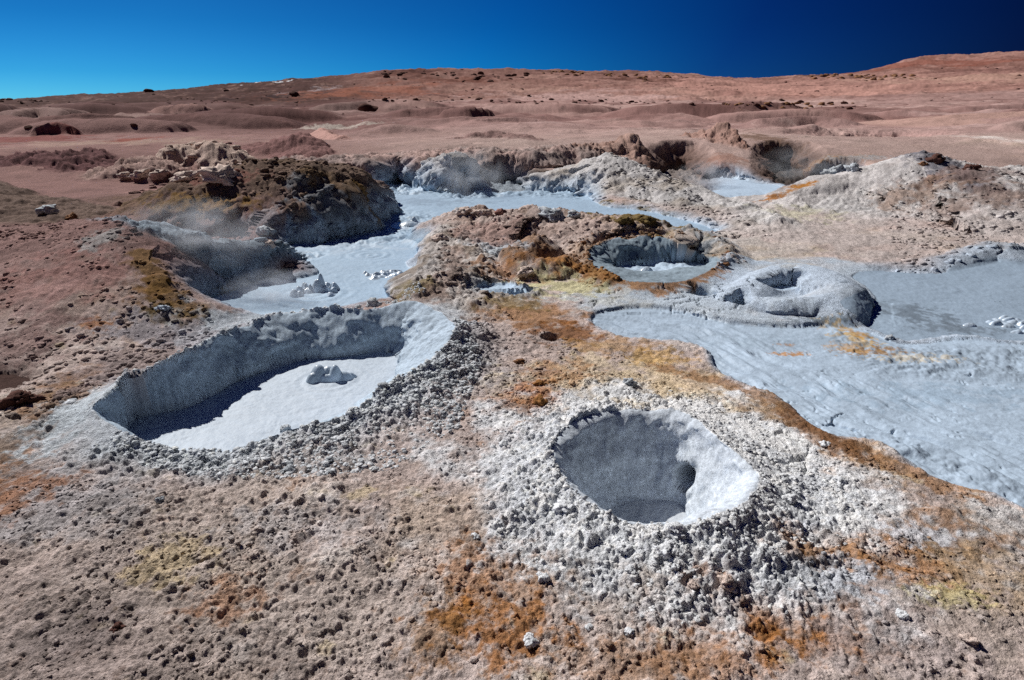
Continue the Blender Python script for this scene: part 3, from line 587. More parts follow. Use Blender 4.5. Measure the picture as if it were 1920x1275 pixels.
def full(x, y):
    """height with fine relief, colour, and region tags"""
    h, tags = big_height(x, y, True)
    x = x.astype(f32); y = y.astype(f32)
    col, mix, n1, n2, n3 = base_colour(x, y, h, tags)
    nop = np.zeros(x.shape, f32); wet = np.zeros(x.shape, f32); crumb = np.zeros(x.shape, f32); soft = np.zeros(x.shape, f32); craggy = np.zeros(x.shape, f32)
    def full_mask(idx, m):
        r = np.zeros(x.shape, f32); r[idx] = m; return r
    for op in OPS:
        if op[1] not in tags: continue
        idx, a, d = tags[op[1]]
        st = STYLE.get(op[1], dict(col=S(160, 126, 120), a=.3, crag=.5) if op[1] == '_fold' else {})
        if op[0] == 'ridge':
            m = full_mask(idx, a * sst(1.0, .55, d + .25 * n2[idx]))
            if 'col' in st: mix(m * (st.get('a', .8)), st['col'])
            if 'col2' in st: mix(m * st.get('a2', .6) * sst(0, .4, fbm(x, y, st.get('s2', 1.0), 4, 11, .6)), st['col2'])
            if st.get('crag'): craggy = np.maximum(craggy, m * st['crag'])
            if st.get('crumb'): crumb = np.maximum(crumb, m * st['crumb'])
        elif op[0] == 'pool':
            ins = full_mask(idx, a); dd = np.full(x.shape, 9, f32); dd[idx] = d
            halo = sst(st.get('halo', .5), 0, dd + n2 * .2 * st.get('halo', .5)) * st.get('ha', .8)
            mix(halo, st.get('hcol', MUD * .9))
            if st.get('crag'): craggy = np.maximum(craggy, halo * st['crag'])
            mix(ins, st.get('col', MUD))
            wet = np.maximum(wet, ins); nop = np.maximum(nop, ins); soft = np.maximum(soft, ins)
            crumb = np.where(ins > .5, 0, crumb)
        else:
            part = full_mask(idx, a); dd = np.full(x.shape, 9, f32); dd[idx] = d
            out = sst(st.get('halo', .6), .05, dd + (n2 * .3 + n1 * .15) * st.get('halo', .6) / .6) * (part < .5)
            mix(out * st.get('ha', .9), st.get('hcol', WHITE))
            mix((part > .5).astype(f32), st.get('wall', MUD))
            mix((part > 1.5).astype(f32), st.get('col', MUD))
            crumb = np.maximum(crumb * (part < .5), out * st.get('crumb', 1.0))
            nop = np.maximum(nop, (part > .5) * 1.0)
            wet = np.where(part > 1.5, 1, wet); soft = np.where(part > 1.5, 1, np.where(part > .5, .6, soft))
    for poly, amt, cr_, cc_ in CALM:
        idx = np.nonzero((x > poly[:, 0].min() - .3) & (x < poly[:, 0].max() + .3) & (y > poly[:, 1].min() - .3) & (y < poly[:, 1].max() + .3))
        X, Y = x[idx] + n2[idx] * .12, y[idx] + n2[idx] * .12
        dd = near_line(X, Y, poly, True)[0]; m = np.where(inside(X, Y, poly), 1, sst(.18, 0, dd))
        if cc_ is not None:
            k_ = (m * (1 - nop[idx]) * (.75 + .5 * np.clip(n2[idx], -.5, .5)))[:, None]; col[idx] = col[idx] * (1 - k_) + cc_ * k_
        crumb[idx] *= 1 - m * cr_; soft[idx] = np.maximum(soft[idx], m * amt)
    for p in PAINT:
        if p[0] == 'e':
            _, cx, cy, rx, ry, c, a, edge, ns, nz = p
            idx = np.nonzero((np.abs(x - cx) < rx * 1.8) & (np.abs(y - cy) < ry * 1.8))
            if not len(idx[0]): continue
            X, Y = x[idx], y[idx]
            r = np.hypot((X - cx) / rx, (Y - cy) / ry)
        else:
            _, P, w, c, a, edge, ns, nz = p
            idx = np.nonzero((x > P[:, 0].min() - 2 * w) & (x < P[:, 0].max() + 2 * w) & (y > P[:, 1].min() - 2 * w) & (y < P[:, 1].max() + 2 * w))
            if not len(idx[0]): continue
            X, Y = x[idx], y[idx]
            r = near_line(X, Y, P, False)[0] / w
        nn = fbm(X, Y, max(ns, .03), 5, 14, .65)
        m = sst(1 + edge, 1 - edge, r + nn * nz * 1.6) * a
        m = m * np.clip(1 - nop[idx], 0, 1) if a > 0 else m * -1
        col[idx] = col[idx] * (1 - m[:, None]) + c * m[:, None]
    # ---- fine relief
    lod = lambda s, c: sst(c * 1.5, c * .6, y + np.abs(x) * .15)
    calm = 1 - soft
    up = np.zeros(x.shape, f32)
    tint = np.zeros(x.shape, f32)
    gp = .6 + .8 * sst(-.3, .5, n1)
    for s, lim, amp, fill, k in ((.022, 6, .72, .8, 1), (.05, 9, .5, .5, 2), (.11, 16, .36, .30, 4), (.32, 40, .16, .25, 7), (1.2, 140, .10, .3, 9)):
        idx = np.nonzero((y < lim * 1.5) & (calm > .05))
        X, Y = x[idx], y[idx]
        qx = X + fbm(X, Y, s * .8, 2, k) * s * .35; qy = Y + fbm(X, Y, s * .8, 2, k + 2) * s * .35
        c, idd = clods(qx, qy, s, k, fill)
        w = lod(s, lim)[idx] * calm[idx]
        cm, cg = crumb[idx], craggy[idx]
        patch = gp[idx] * .7 + cm * (1.3 if s < .12 else .6) + cg * .6
        if s > .1: patch = patch * (.3 + cm * .22 + cg * .5) 
        patch = np.minimum(patch, 1.25)
        up[idx] += c * s * amp * w * patch
        tint[idx] += (idd - .5) * (c > .05) * w * .25
    # grit between lumps and larger broken relief
    idx = np.nonzero(y < 16)
    up[idx] += (fbm(x[idx], y[idx], .05, 3, 5, .6) * .010 + fbm(x[idx], y[idx], .3, 4, 7, .6) * .035)[...] * calm[idx] * (1 + crumb[idx])
    csz = np.clip(y * .009, .035, .26)
    rg = -fbm(x, y, .9, 5, 9, .55, True); rg2 = -fbm(x, y, .35, 4, 11, .6, True)
    up += craggy * csz * (rg * .9 * sst(6, 16, y) + rg2 * .5 + fbm(x, y, .2, 4, 10, .6) * .35)
    up += sst(14, 30, y) * fbm(x, y, 2.0, 5, 11, .6) * .05 * calm
    up += sst(30, 90, y) * (fbm(x, y, 5, 6, 12, .65) * .22) + sst(20, 40, y) * np.maximum(fbm(x, y, 1.6, 4, 2, .65), 0) * .16
    up += sst(220, 330, y) * (fbm(x, y, 30, 7, 13, .62) * 2.0 + fbm(x, y * .6, 22, 6, 5, .6, True) * 1.6)
    # mud: slow wrinkles and small pimples
    idx = np.nonzero((soft > .3) & (y < 30))
    X, Y = x[idx], y[idx]
    up[idx] += (fbm(X, Y, .35, 5, 3, .55) * .014 + fbm(X + fbm(X, Y, .5, 2, 1) * .4, Y * 2.5, .10, 3, 12, .5, True) * .003) * soft[idx]
    for (poly, s0, dep, wid) in CRACKS:
        idx = np.nonzero((x > poly[:, 0].min()) & (x < poly[:, 0].max()) & (y > poly[:, 1].min()) & (y < poly[:, 1].max()))
        X, Y = x[idx], y[idx]
        e = sst(0, .12, near_line(X, Y, poly, True)[0]) * inside(X, Y, poly)
        q = cells(X + fbm(X, Y, s0 * .7, 4, 2, .6) * s0 * .5, Y * 1.0 + fbm(X, Y, s0 * .7, 4, 6, .6) * s0 * .5, s0, 6)
        brk = sst(-.25, .1, fbm(X, Y, s0 * 1.5, 2, 9))
        ck = sst(wid, wid * .3, q) * e * brk
        up[idx] -= ck * dep
    for (rx_, ry_, rr_, am_) in RIPPLES:
        idx = np.nonzero((np.abs(x - rx_) < rr_ * 1.3) & (np.abs(y - ry_) < rr_ * 1.3))
        r = np.hypot(x[idx] - rx_, y[idx] - ry_) * (1 + .1 * vnoise(x[idx] * 3, y[idx] * 3, 4)) / rr_
        up[idx] += am_ * np.cos(r * 22) * sst(1.1, .5, r) * soft[idx]
    if FLOW is not None:
        P, w_ = FLOW
        idx = np.nonzero((x > .3) & (y < 7.6) & (y > 1.5))
        X, Y = x[idx], y[idx]; d_, val = near_line(X, Y, P, False)
        sgn = np.sign((X - val[0]) + (Y - val[1]))
        q = d_ * sgn + fbm(X, Y, 1.0, 4, 4) * .24; along = val[2]
        fl = fbm(q * 8, along * 1.3, 1.0, 4, 3, .55) * .046 + fbm(q * 26, along * 1.2, 1.0, 3, 8, .6) * .010
        g_ = fbm(X, Y, .14, 5, 10, .6) * .014 * sst(6.4, 4.5, Y) * sst(-.3, .4, fbm(X, Y, .9, 3, 5))
        up[idx] += (fl * sst(w_, w_ * .3, d_) + g_) * soft[idx]
    for poly in CRUST:
        idx = np.nonzero((x > poly[:, 0].min()) & (x < poly[:, 0].max()) & (y > poly[:, 1].min()) & (y < poly[:, 1].max()))
        X, Y = x[idx], y[idx]; e = sst(0, .35, near_line(X, Y, poly, True)[0] + .12 * n2[idx]) * inside(X, Y, poly)
        up[idx] += e * (.035 + fbm(X, Y, .6, 4, 2, .6) * .05 + fbm(X, Y, .10, 4, 7, .65) * .022 + clods(X, Y, .07, 6, .5)[0] * .02)
        col[idx] *= (1 - e * .12 * np.clip(1 - fbm(X, Y, .3, 4, 9, .6) * 2, 0, 2))[:, None]
    # chips and holes in the drying mud on the right
    idx = np.nonzero((soft > .5) & (x > 1.4) & (y < 6.6))
    X, Y = x[idx], y[idx]
    pit = sst(.42, .62, fbm(X * 1.6, Y, .09, 3, 1, .6)) * sst(-.2, .25, fbm(X, Y, 1.1, 3, 12))
    up[idx] -= pit * .014
    tint *= 1.5
    if FLOW is not None: tint += soft * (y < 7.6) * (x > .3) * (fbm(x + y, (y - x) * 2.5, .5, 5, 9, .6) * .17 + fbm(x, y, .06, 3, 4) * .03)
    col *= (1 + tint + fbm(x, y, .12, 4, 15, .7) * .16 * lod(0, 14) * (1 - .8 * soft) + fbm(x, y, 1.1, 4, 1, .6) * .07)[..., None]
    col *= np.where(up[..., None] < -.004, .93, 1.0) * 0 + 1
    return h, up, np.clip(col, .01, .9), tags, wet, soft

# ------------------------------------------------------------------ materials
def terrain_material(name, rough, bump, spec=.04, mudlike=False):
    m = bpy.data.materials.new(name); m.use_nodes = True
    N, L = m.node_tree.nodes, m.node_tree.links
    b = N['Principled BSDF']; b.inputs['Roughness'].default_value = rough
    b.inputs['Specular IOR Level'].default_value = spec
    at = N.new('ShaderNodeAttribute'); at.attribute_name = 'Col'
    co = N.new('ShaderNodeTexCoord')
    n1 = N.new('ShaderNodeTexNoise'); n1.inputs['Scale'].default_value = 26 if not mudlike else 9
    n1.inputs['Detail'].default_value = 8; n1.inputs['Roughness'].default_value = .7
    L.new(co.outputs['Object'], n1.inputs['Vector'])
    mr = N.new('ShaderNodeMapRange'); mr.inputs[1].default_value = .3; mr.inputs[2].default_value = .7
    v = .32 if not mudlike else .05
    mr.inputs[3].default_value = 1 - v; mr.inputs[4].default_value = 1 + v
    L.new(n1.outputs['Fac'], mr.inputs[0])
    mx = N.new('ShaderNodeMix'); mx.data_type = 'RGBA'; mx.blend_type = 'MULTIPLY'; mx.inputs['Factor'].default_value = 1
    n4 = N.new('ShaderNodeTexNoise'); n4.inputs['Scale'].default_value = 120; n4.inputs['Detail'].default_value = 3; L.new(co.outputs['Object'], n4.inputs['Vector'])
    mr4 = N.new('ShaderNodeMapRange'); mr4.inputs[1].default_value = .3; mr4.inputs[2].default_value = .7; mr4.inputs[3].default_value = .8 if not mudlike else 1; mr4.inputs[4].default_value = 1.2 if not mudlike else 1
    L.new(n4.outputs['Fac'], mr4.inputs[0]); mm = N.new('ShaderNodeMath'); mm.operation = 'MULTIPLY'; L.new(mr.outputs[0], mm.inputs[0]); L.new(mr4.outputs[0], mm.inputs[1])
    L.new(at.outputs['Color'], mx.inputs['A']); L.new(mm.outputs[0], mx.inputs['B'])
    L.new(mx.outputs['Result'], b.inputs['Base Color'])
    n2 = N.new('ShaderNodeTexNoise'); n2.inputs['Scale'].default_value = 75 if not mudlike else 14
    n2.inputs['Detail'].default_value = 6; n2.inputs['Roughness'].default_value = .65
    L.new(co.outputs['Object'], n2.inputs['Vector'])
    n3 = N.new('ShaderNodeTexNoise'); n3.inputs['Scale'].default_value = 7; n3.inputs['Detail'].default_value = 8
    L.new(co.outputs['Object'], n3.inputs['Vector'])
    b1 = N.new('ShaderNodeBump'); b1.inputs['Strength'].default_value = bump; b1.inputs['Distance'].default_value = .02
    b2 = N.new('ShaderNodeBump'); b2.inputs['Strength'].default_value = bump; b2.inputs['Distance'].default_value = .03
    L.new(n3.outputs['Fac'], b2.inputs['Height']); L.new(n2.outputs['Fac'], b1.inputs['Height'])
    L.new(b2.outputs[0], b1.inputs['Normal']); L.new(b1.outputs[0], b.inputs['Normal'])
    return m
M_EARTH = terrain_material('crusted_earth', .95, 1.0)
M_MUD = terrain_material('grey_mud', .6, .3, .25, True)
M_WALL = terrain_material('smooth_mud_wall', .9, .35)
M_WATER = terrain_material('shallow_water', .12, .05, .5, True)

# ------------------------------------------------------------------ terrain sheet, cut into its ground, mounds, craters and pools
def make_mesh(name, co, faces, cols, mat, parent=None):
    me = bpy.data.meshes.new(name)
    me.vertices.add(len(co)); me.vertices.foreach_set('co', co.astype(f32).ravel())
    me.loops.add(faces.size); me.loops.foreach_set('vertex_index', faces.astype(np.int32).ravel())
    me.polygons.add(len(faces))
    k = faces.shape[1]
    me.polygons.foreach_set('loop_start', np.arange(0, faces.size, k, dtype=np.int32))
    me.polygons.foreach_set('use_smooth', np.ones(len(faces), bool))
    me.update(calc_edges=True)
    if cols is not None:
        ca = me.color_attributes.new('Col', 'FLOAT_COLOR', 'POINT')
        rgba = np.ones((len(co), 4), f32); rgba[:, :3] = cols
        ca.data.foreach_set('color', rgba.ravel())
    me.materials.append(mat)
    o = bpy.data.objects.new(name, me); C.objects.link(o)
    if parent: o.parent = parent
    return o

OX, OY = 0.0, -1.5
na = int(1560 * RES)
ang = np.radians(np.linspace(-52, 52, na))
seg = [(3.0, 8.5, .0018), (8.5, 26, .0028), (26, 62, .004), (62, 1750, .008)]
rr = np.concatenate([np.exp(np.linspace(math.log(a), math.log(b), max(4, int(math.log(b / a) / s * RES)), endpoint=False)) for a, b, s in seg] + [[1750.0]])
A2, R2 = np.meshgrid(ang, rr)
GX, GY = (OX + R2 * np.sin(A2)).astype(f32), (OY + R2 * np.cos(A2)).astype(f32)
GZ, UP, GC, TAGS, WET, SOFT = full(GX, GY)
# broken relief on the steep walls: push them in and out sideways instead of up and down
dr = np.gradient(R2, axis=0); da = np.gradient(A2, axis=1) * R2
def slopes(Z):
    gr, ga = np.gradient(Z); sr, sa = gr / dr, ga / da
    gx, gy = sr * np.sin(A2) + sa * np.cos(A2), sr * np.cos(A2) - sa * np.sin(A2)
    return gx, gy, np.hypot(gx, gy) + 1e-6
gx, gy, gm = slopes(GZ)
GZ = GZ + UP / np.sqrt(1 + (gm * .9) ** 2)
steep = (sst(.45, 1.4, gm) * (GY < 34)).astype(f32)
wi = np.nonzero(steep > .02)
X_, Y_, Z_ = GX[wi], GY[wi], GZ[wi]; sc_ = np.clip(Y_ / 6, .6, 3)
am = n3d(X_, Y_, Z_ * 1.5, .30, 3) * .10 + n3d(X_, Y_, Z_ * 2.2, .09, 3, .6) * .030
am = am + n3d(X_, Y_, Z_, .95, 2) * .20 * sst(6.5, 9, Y_)
am = (am * steep[wi] * np.clip(sc_, .6, 2.6)).astype(f32)
GX[wi] += gx[wi] / gm[wi] * am; GY[wi] += gy[wi] / gm[wi] * am; GZ[wi] += n3d(X_ * 1.2, Y_ * 1.2, Z_, .05, 2) * .012 * steep[wi]
def dent(u, v, r, depth, push=(.35, 1, -.3)):
    """a small cave pressed into a wall"""
    d = np.array(ray(u, v)); d = d / np.linalg.norm(d)
    m = np.nonzero((GY < 14) & (GY > 2))
    q = np.stack([GX[m], GY[m], GZ[m] - HC], -1); al = q @ d; off = np.linalg.norm(q - al[:, None] * d, axis=1)
    near = off < r * .5
    if not near.any(): return
    k = np.argmin(np.where(near, al, 1e9)); P0 = q[k]
    ds = np.linalg.norm((q - P0) * (1, 1, 1.0), axis=1); w = np.clip(1 - (ds / r) ** 2, 0, 1) ** 1.2 * depth
    pv = np.array(push) / np.linalg.norm(push)
    GX[m] += (w * pv[0]).astype(f32); GY[m] += (w * pv[1]).astype(f32); GZ[m] += (w * pv[2]).astype(f32)
dent(1272, 888, .11, .36, (.6, .8, -.25)); dent(430, 505, .22, .2, (-.5, .8, -.2)); dent(1490, 512, .16, .16, (0, .6, -.6)); dent(235, 765, .25, .12, (-.8, .3, 0)); dent(450, 650, .22, .12, (-.6, .7, 0)); dent(1040, 622, .14, .12, (0, .5, -.7))
co_all = np.stack([GX, GY, GZ], -1).reshape(-1, 3)
col_all = GC.reshape(-1, 3)
rid = np.zeros(GX.shape, np.int16); names = ['ground']
def region(nm, mask):
    names.append(nm); rid[mask] = len(names) - 1
region('hills', GY > 300)
for op in OPS:
    if op[1] not in TAGS or op[1][0] == '_': continue
    idx, a, d = TAGS[op[1]]
    if op[0] == 'ridge':
        m = np.zeros(GX.shape, bool); m[idx] = (a > .35) & (d < .97); region(op[1], m)
    elif op[0] == 'pool':
        m = np.zeros(GX.shape, bool); m[idx] = a > .5; region(op[1], m)
    else:
        dd = np.full(GX.shape, 9, f32); dd[idx] = d; pp = np.zeros(GX.shape, f32); pp[idx] = a
        region(op[1] + ':rim', (dd < (.16 if op[1] != 'round_crater' else .3)) & (pp < .5))
        region(op[1] + ':wall', (pp > .5) & (pp < 1.5)); region(op[1] + ':floor', pp > 1.5)
nr_, nc_ = GX.shape
vid = np.arange(nr_ * nc_).reshape(nr_, nc_)
F_all = np.stack([vid[:-1, :-1], vid[:-1, 1:], vid[1:, 1:], vid[1:, :-1]], -1).reshape(-1, 4)[:, ::-1]
fid = rid[:-1, :-1].reshape(-1)
def sub_mesh(name, k, mat, parent=None):
    f = F_all[fid == k]
    if len(f) < 20: return None
    used = np.zeros(len(co_all), bool); used[f.ravel()] = True
    remap = np.cumsum(used) - 1
    return make_mesh(name, co_all[used], remap[f], col_all[used], mat, parent)
def tag(o, label=None, cat=None, group=None, kind=None):
    if label: o['label'] = label
    if cat: o['category'] = cat
    if group: o['group'] = group
    if kind: o['kind'] = kind
    return o
def empty(name, loc=(0, 0, 0)):
    o = bpy.data.objects.new(name, None); C.objects.link(o); o.location = loc; return o
parents = {}
for k, nm in enumerate(names):
    if nm in ('ground', 'hills'):
        tag(sub_mesh(nm, k, M_EARTH), kind='structure'); continue
    base, _, part = nm.partition(':')
    inf = INFO.get(base, None)
    if inf is None:
        fid[fid == k] = 0
        raise RuntimeError('no info ' + base)
    oname, label, cat, kind = inf[:4]
    mat = M_MUD if (cat in ('mud pool', 'mud flow') or oname in ('mud_pool', 'mud_puddle')) else (M_WATER if cat == 'water' else M_EARTH)
    if part:
        if part == 'floor' and len(inf) > 4:
            o = sub_mesh(inf[4], k, M_MUD); tag(o, inf[5], inf[6]); continue
        if base not in parents:
            parents[base] = tag(empty(oname), label, cat, None, kind)
        o = sub_mesh('crater_' + part, k, dict(floor=M_MUD, wall=M_WALL, rim=M_EARTH)[part], parents[base])
        if o is None: continue
    else:
        o = sub_mesh(oname, k, mat)
        if o: tag(o, label, cat, inf[7] if len(inf) > 7 else None, kind)
# the rest of the ground, behind and beside the view, coarse
ang2 = np.radians(np.linspace(52, 308, 90)); r2 = np.geomspace(.35, 1750, 150)
A3, R3 = np.meshgrid(ang2, r2); X3, Y3 = (OX + R3 * np.sin(A3)).astype(f32), (OY + R3 * np.cos(A3)).astype(f32)
A4, R4 = np.meshgrid(np.radians(np.linspace(-52, 52, 80)), np.geomspace(.35, 3.0, 60)); X4, Y4 = (R4 * np.sin(A4)).astype(f32), (OY + R4 * np.cos(A4)).astype(f32)
for Xq, Yq in ((X3, Y3), (X4, Y4)):
    Zq = big_height(Xq, Yq) - .01
    n0, n1_ = Xq.shape; vq = np.arange(n0 * n1_).reshape(n0, n1_)
    Fq = np.stack([vq[:-1, :-1], vq[:-1, 1:], vq[1:, 1:], vq[1:, :-1]], -1).reshape(-1, 4)[:, ::-1]
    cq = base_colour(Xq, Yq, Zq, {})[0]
    tag(make_mesh('ground', np.stack([Xq, Yq, Zq], -1).reshape(-1, 3), Fq, cq.reshape(-1, 3), M_EARTH), kind='structure')

# ------------------------------------------------------------------ things lying on the ground
def ground_at(x, y):
    x, y = np.atleast_1d(x).astype(float), np.atleast_1d(y).astype(float)
    a = np.arctan2(x - OX, y - OY); r = np.hypot(x - OX, y - OY)
    fi = np.clip(np.interp(r, rr, np.arange(len(rr))), 0, len(rr) - 1.001); fj = np.clip((a - ang[0]) / (ang[1] - ang[0]), 0, na - 1.001)
    i, j = fi.astype(int), fj.astype(int)
    return GZ[i, j], GC[i, j], SOFT[i, j]
rnd = random.Random(11); nrs = np.random.RandomState(5)
from mathutils import noise as mnoise
def rock_verts(seed, sub=2, rough=.35, flat=.75, lumpy=True):
    bm = bmesh_new(sub)
    vs_ = np.array([v.co[:] for v in bm.verts]); fs_ = np.array([[v.index for v in f.verts] for f in bm.faces]); bm.free()
    out = []
    for p in vs_:
        q = Vector(p) * 1.3 + Vector((seed * 7.1, seed * 3.3, seed))
        n = mnoise.noise(q) * rough + (abs(mnoise.noise(q * 2.3)) - .25) * rough * (.9 if lumpy else -.7) + mnoise.noise(q * 5) * rough * .22
        out.append(p * (1 + n))
    out = np.array(out); out[:, 2] *= flat
    return out.astype(f32), fs_
import bmesh
def bmesh_new(sub):
    bm = bmesh.new(); bmesh.ops.create_icosphere(bm, subdivisions=sub, radius=1); bm.verts.index_update(); return bm
VAR_LO = [rock_verts(i + 1, 2, .6, .7) for i in range(10)]
VAR_HI = [rock_verts(i + 31, 4, .62, .75) for i in range(8)]
VAR_ROCK = [rock_verts(i + 61, 3, .38, .7, False) for i in range(8)]
def rot(n):
    a = nrs.rand(n) * 6.283; return np.cos(a), np.sin(a)
def lumps(name, xs, ys, sizes, label, colmix=None, cm=.3, var=VAR_LO, sink=-.1):
    """countless small lumps as one mesh"""
    z, c, sf = ground_at(xs, ys); ok = sf < .4
    xs, ys, sizes, z, c = xs[ok], ys[ok], sizes[ok], z[ok], c[ok]
    n = len(xs); cs, sn = rot(n); V, Fc, Cc = [], [], []; off = 0
    which = nrs.randint(0, len(var), n)
    for k, (vv, ff) in enumerate(var):
        m = np.nonzero(which == k)[0]
        if not len(m): continue
        sx = sizes[m] * (.7 + .6 * nrs.rand(len(m))); sy = sizes[m] * (.7 + .6 * nrs.rand(len(m))); sz = sizes[m] * (.6 + .5 * nrs.rand(len(m)))
        a = vv[None] * np.stack([sx, sy, sz], -1)[:, None]
        X = a[..., 0] * cs[m, None] - a[..., 1] * sn[m, None] + xs[m, None]; Y = a[..., 0] * sn[m, None] + a[..., 1] * cs[m, None] + ys[m, None]
        Z = a[..., 2] + (z[m] + sz * sink)[:, None]
        V.append(np.stack([X, Y, Z], -1).reshape(-1, 3))
        Fc.append((ff[None] + (np.arange(len(m)) * len(vv))[:, None, None] + off).reshape(-1, 3)); off += len(m) * len(vv)
        cc = c[m] * (1 - cm) + (np.asarray(colmix)[None] * cm if colmix is not None else c[m] * cm)
        cc = cc * (.82 + .36 * nrs.rand(len(m), 1)); Cc.append(np.repeat(cc, len(vv), 0))
    o = make_mesh(name, np.concatenate(V), np.concatenate(Fc), np.clip(np.concatenate(Cc), .01, .9), M_EARTH)
    return tag(o, label, 'rubble', None, 'stuff')
def in_poly_points(poly_px, n, z=0.0, power=1.0):
    P = np.array([Pz(u, v, z)[:2] for u, v in poly_px])
    x0, y0 = P.min(0); x1, y1 = P.max(0); X, Y = [], []
    while len(X) < n:
        xs = x0 + (x1 - x0) * nrs.rand(4 * n); ys = y0 + (y1 - y0) * nrs.rand(4 * n)
        dens = fbm(xs, ys, .35, 3, 3) * .9 + .35
        m = inside(xs, ys, P) & (nrs.rand(4 * n) < np.clip(dens, .03, 1))
        X += list(xs[m]); Y += list(ys[m])
    return np.array(X[:n]), np.array(Y[:n])
def around(opname, n, dmax, ang_from=None):
    Cr = [o for o in OPS if o[1] == opname][0][2]
    i = nrs.randint(0, len(Cr), n); j = (i + 1) % len(Cr); t = nrs.rand(n)
    px = Cr[i, 0] * (1 - t) + Cr[j, 0] * t; py = Cr[i, 1] * (1 - t) + Cr[j, 1] * t
    nx, ny = Cr[j, 1] - Cr[i, 1], -(Cr[j, 0] - Cr[i, 0]); L = np.hypot(nx, ny) + 1e-6
    cen = Cr[:, :2].mean(0); sg = np.sign(nx * (px - cen[0]) + ny * (py - cen[1]))
    d = (nrs.rand(n) ** 1.5) * dmax - .01
    return px + nx / L * sg * d, py + ny / L * sg * d
def szs(n, lo, hi, p=2.5): return lo + (hi - lo) * nrs.rand(n) ** p
SLOPE = [(700, 560), (780, 556), (860, 600), (905, 680), (860, 800), (740, 880), (600, 900), (420, 900), (250, 870), (200, 830), (300, 838), (430, 858), (545, 815), (650, 790), (745, 725), (835, 650), (840, 605)]
xs, ys = in_poly_points(SLOPE, 9000); lumps('rubble', xs, ys, szs(len(xs), .004, .024, 3), 'grey mud crumbs covering the outer slope of the long crater', S(228, 234, 240), .8)
xs, ys = around('long_crater', 1500, .25); lumps('rubble', xs, ys, szs(len(xs), .005, .022), 'small grey crumbs along the rim of the long crater', S(230, 236, 242), .8)
xs, ys = around('front_crater', 2600, .6); lumps('rubble', xs, ys, szs(len(xs), .003, .019, 3), 'white crumbs round the rim of the foreground crater', S(240, 243, 247), .9)
xs, ys = around('round_crater', 1200, .4); lumps('rubble', xs, ys, szs(len(xs), .015, .04), 'brown and orange crumbs on the round crater rim', S(140, 92, 40), .4)
FRONT = [(-60, 1300), (-60, 900), (300, 900), (700, 900), (900, 780), (1000, 700), (1240, 700), (1500, 810), (1900, 960), (2000, 1000), (2000, 1300)]
xs, ys = in_poly_points(FRONT, 13000); lumps('gravel', xs, ys, szs(len(xs), .003, .017, 3.5), 'fine crusty gravel scattered over the foreground slope', None, 0)
MID = [(900, 560), (1000, 620), (1240, 690), (1000, 780), (850, 800), (880, 650)]
xs, ys = in_poly_points(MID, 900); lumps('gravel', xs, ys, szs(len(xs), .01, .03, 3), 'brown crumbs on the saddle between the long crater and the mud flow', None, 0)
RID = [(-100, 480), (200, 420), (300, 520), (420, 590), (300, 640), (100, 740), (-100, 760)]
xs, ys = in_poly_points(RID, 2600, .2); lumps('gravel', xs, ys, szs(len(xs), .012, .045, 3), 'pinkish brown crumbs over the mound at the left edge', None, 0)
CEN = [(800, 560), (830, 430), (870, 398), (1100, 400), (1270, 425), (1080, 470), (1000, 500), (900, 560)]
xs, ys = in_poly_points(CEN, 1600, .1); lumps('rubble', xs, ys, szs(len(xs), .012, .05, 3), 'broken lumps over the brown ridge in the middle', None, 0)
DM = [(320, 400), (480, 320), (600, 315), (700, 360), (640, 440), (420, 450), (380, 440)]
xs, ys = in_poly_points(DM, 1500, .5); lumps('rubble', xs, ys, szs(len(xs), .03, .10, 3), 'dark lumps stuck on the large dark mound', None, 0)
RM = [(1680, 340), (1700, 300), (1800, 290), (1950, 300), (1950, 400), (1700, 400)]
xs, ys = in_poly_points(RM, 1500, .9); lumps('rubble', xs, ys, szs(len(xs), .02, .07, 3), 'grey brown lumps over the wide mound at the right', None, 0)
xs, ys = in_poly_points([(1100, 300), (1200, 310), (1350, 370), (1460, 415), (1300, 415), (1120, 380)], 1400, .3); lumps('rubble', xs, ys, szs(len(xs), .025, .08, 3), 'spattered mud lumps on the pale cone mound', None, 0)
xs, ys = in_poly_points([(200, 340), (340, 270), (430, 270), (470, 300), (440, 335), (260, 345)], 260, .7); lumps('rubble', xs, ys, szs(len(xs), .06, .2, 3), 'cream lumps on the rounded rock mass', None, 0)

_y = np.exp(nrs.uniform(math.log(60), math.log(750), 9000)); _x = _y * nrs.uniform(-.85, .85, 9000)
_k = nrs.rand(9000) < np.clip(fbm(_x.astype(f32), (_y * .6).astype(f32), 22.0, 4, 8) * 1.6 + .08, .02, 1)
_x, _y = _x[_k], _y[_k]
lumps('rubble', _x, _y, szs(len(_x), .0007, .0035, 3) * _y, 'scattered stones over the far plain and hills', S(92, 66, 60), .5)
def pebble_material(name, c):
    m = M_EARTH.copy(); m.name = name
    at = [n for n in m.node_tree.nodes if n.type == 'ATTRIBUTE'][0]
    rgb = m.node_tree.nodes.new('ShaderNodeRGB'); rgb.outputs[0].default_value = tuple(float(q) for q in c) + (1,)
    for nd in m.node_tree.nodes:
        if nd.type == 'TEX_NOISE': nd.inputs['Scale'].default_value = max(1.2, nd.inputs['Scale'].default_value / 16)
        if nd.type == 'BUMP': nd.inputs['Strength'].default_value = .5
    for l in list(at.outputs['Color'].links): m.node_tree.links.new(rgb.outputs[0], l.to_socket)
    return m
MATS = {k: pebble_material('stone_' + k, c) for k, c in dict(grey=S(182, 188, 194), white=S(228, 231, 235), brown=S(140, 104, 78), orange=S(150, 108, 68), dark=S(92, 66, 60), pink=S(150, 112, 104), cream=S(208, 190, 180), olive=S(112, 96, 62), mud=S(186, 198, 212)).items()}
MESHES = {}
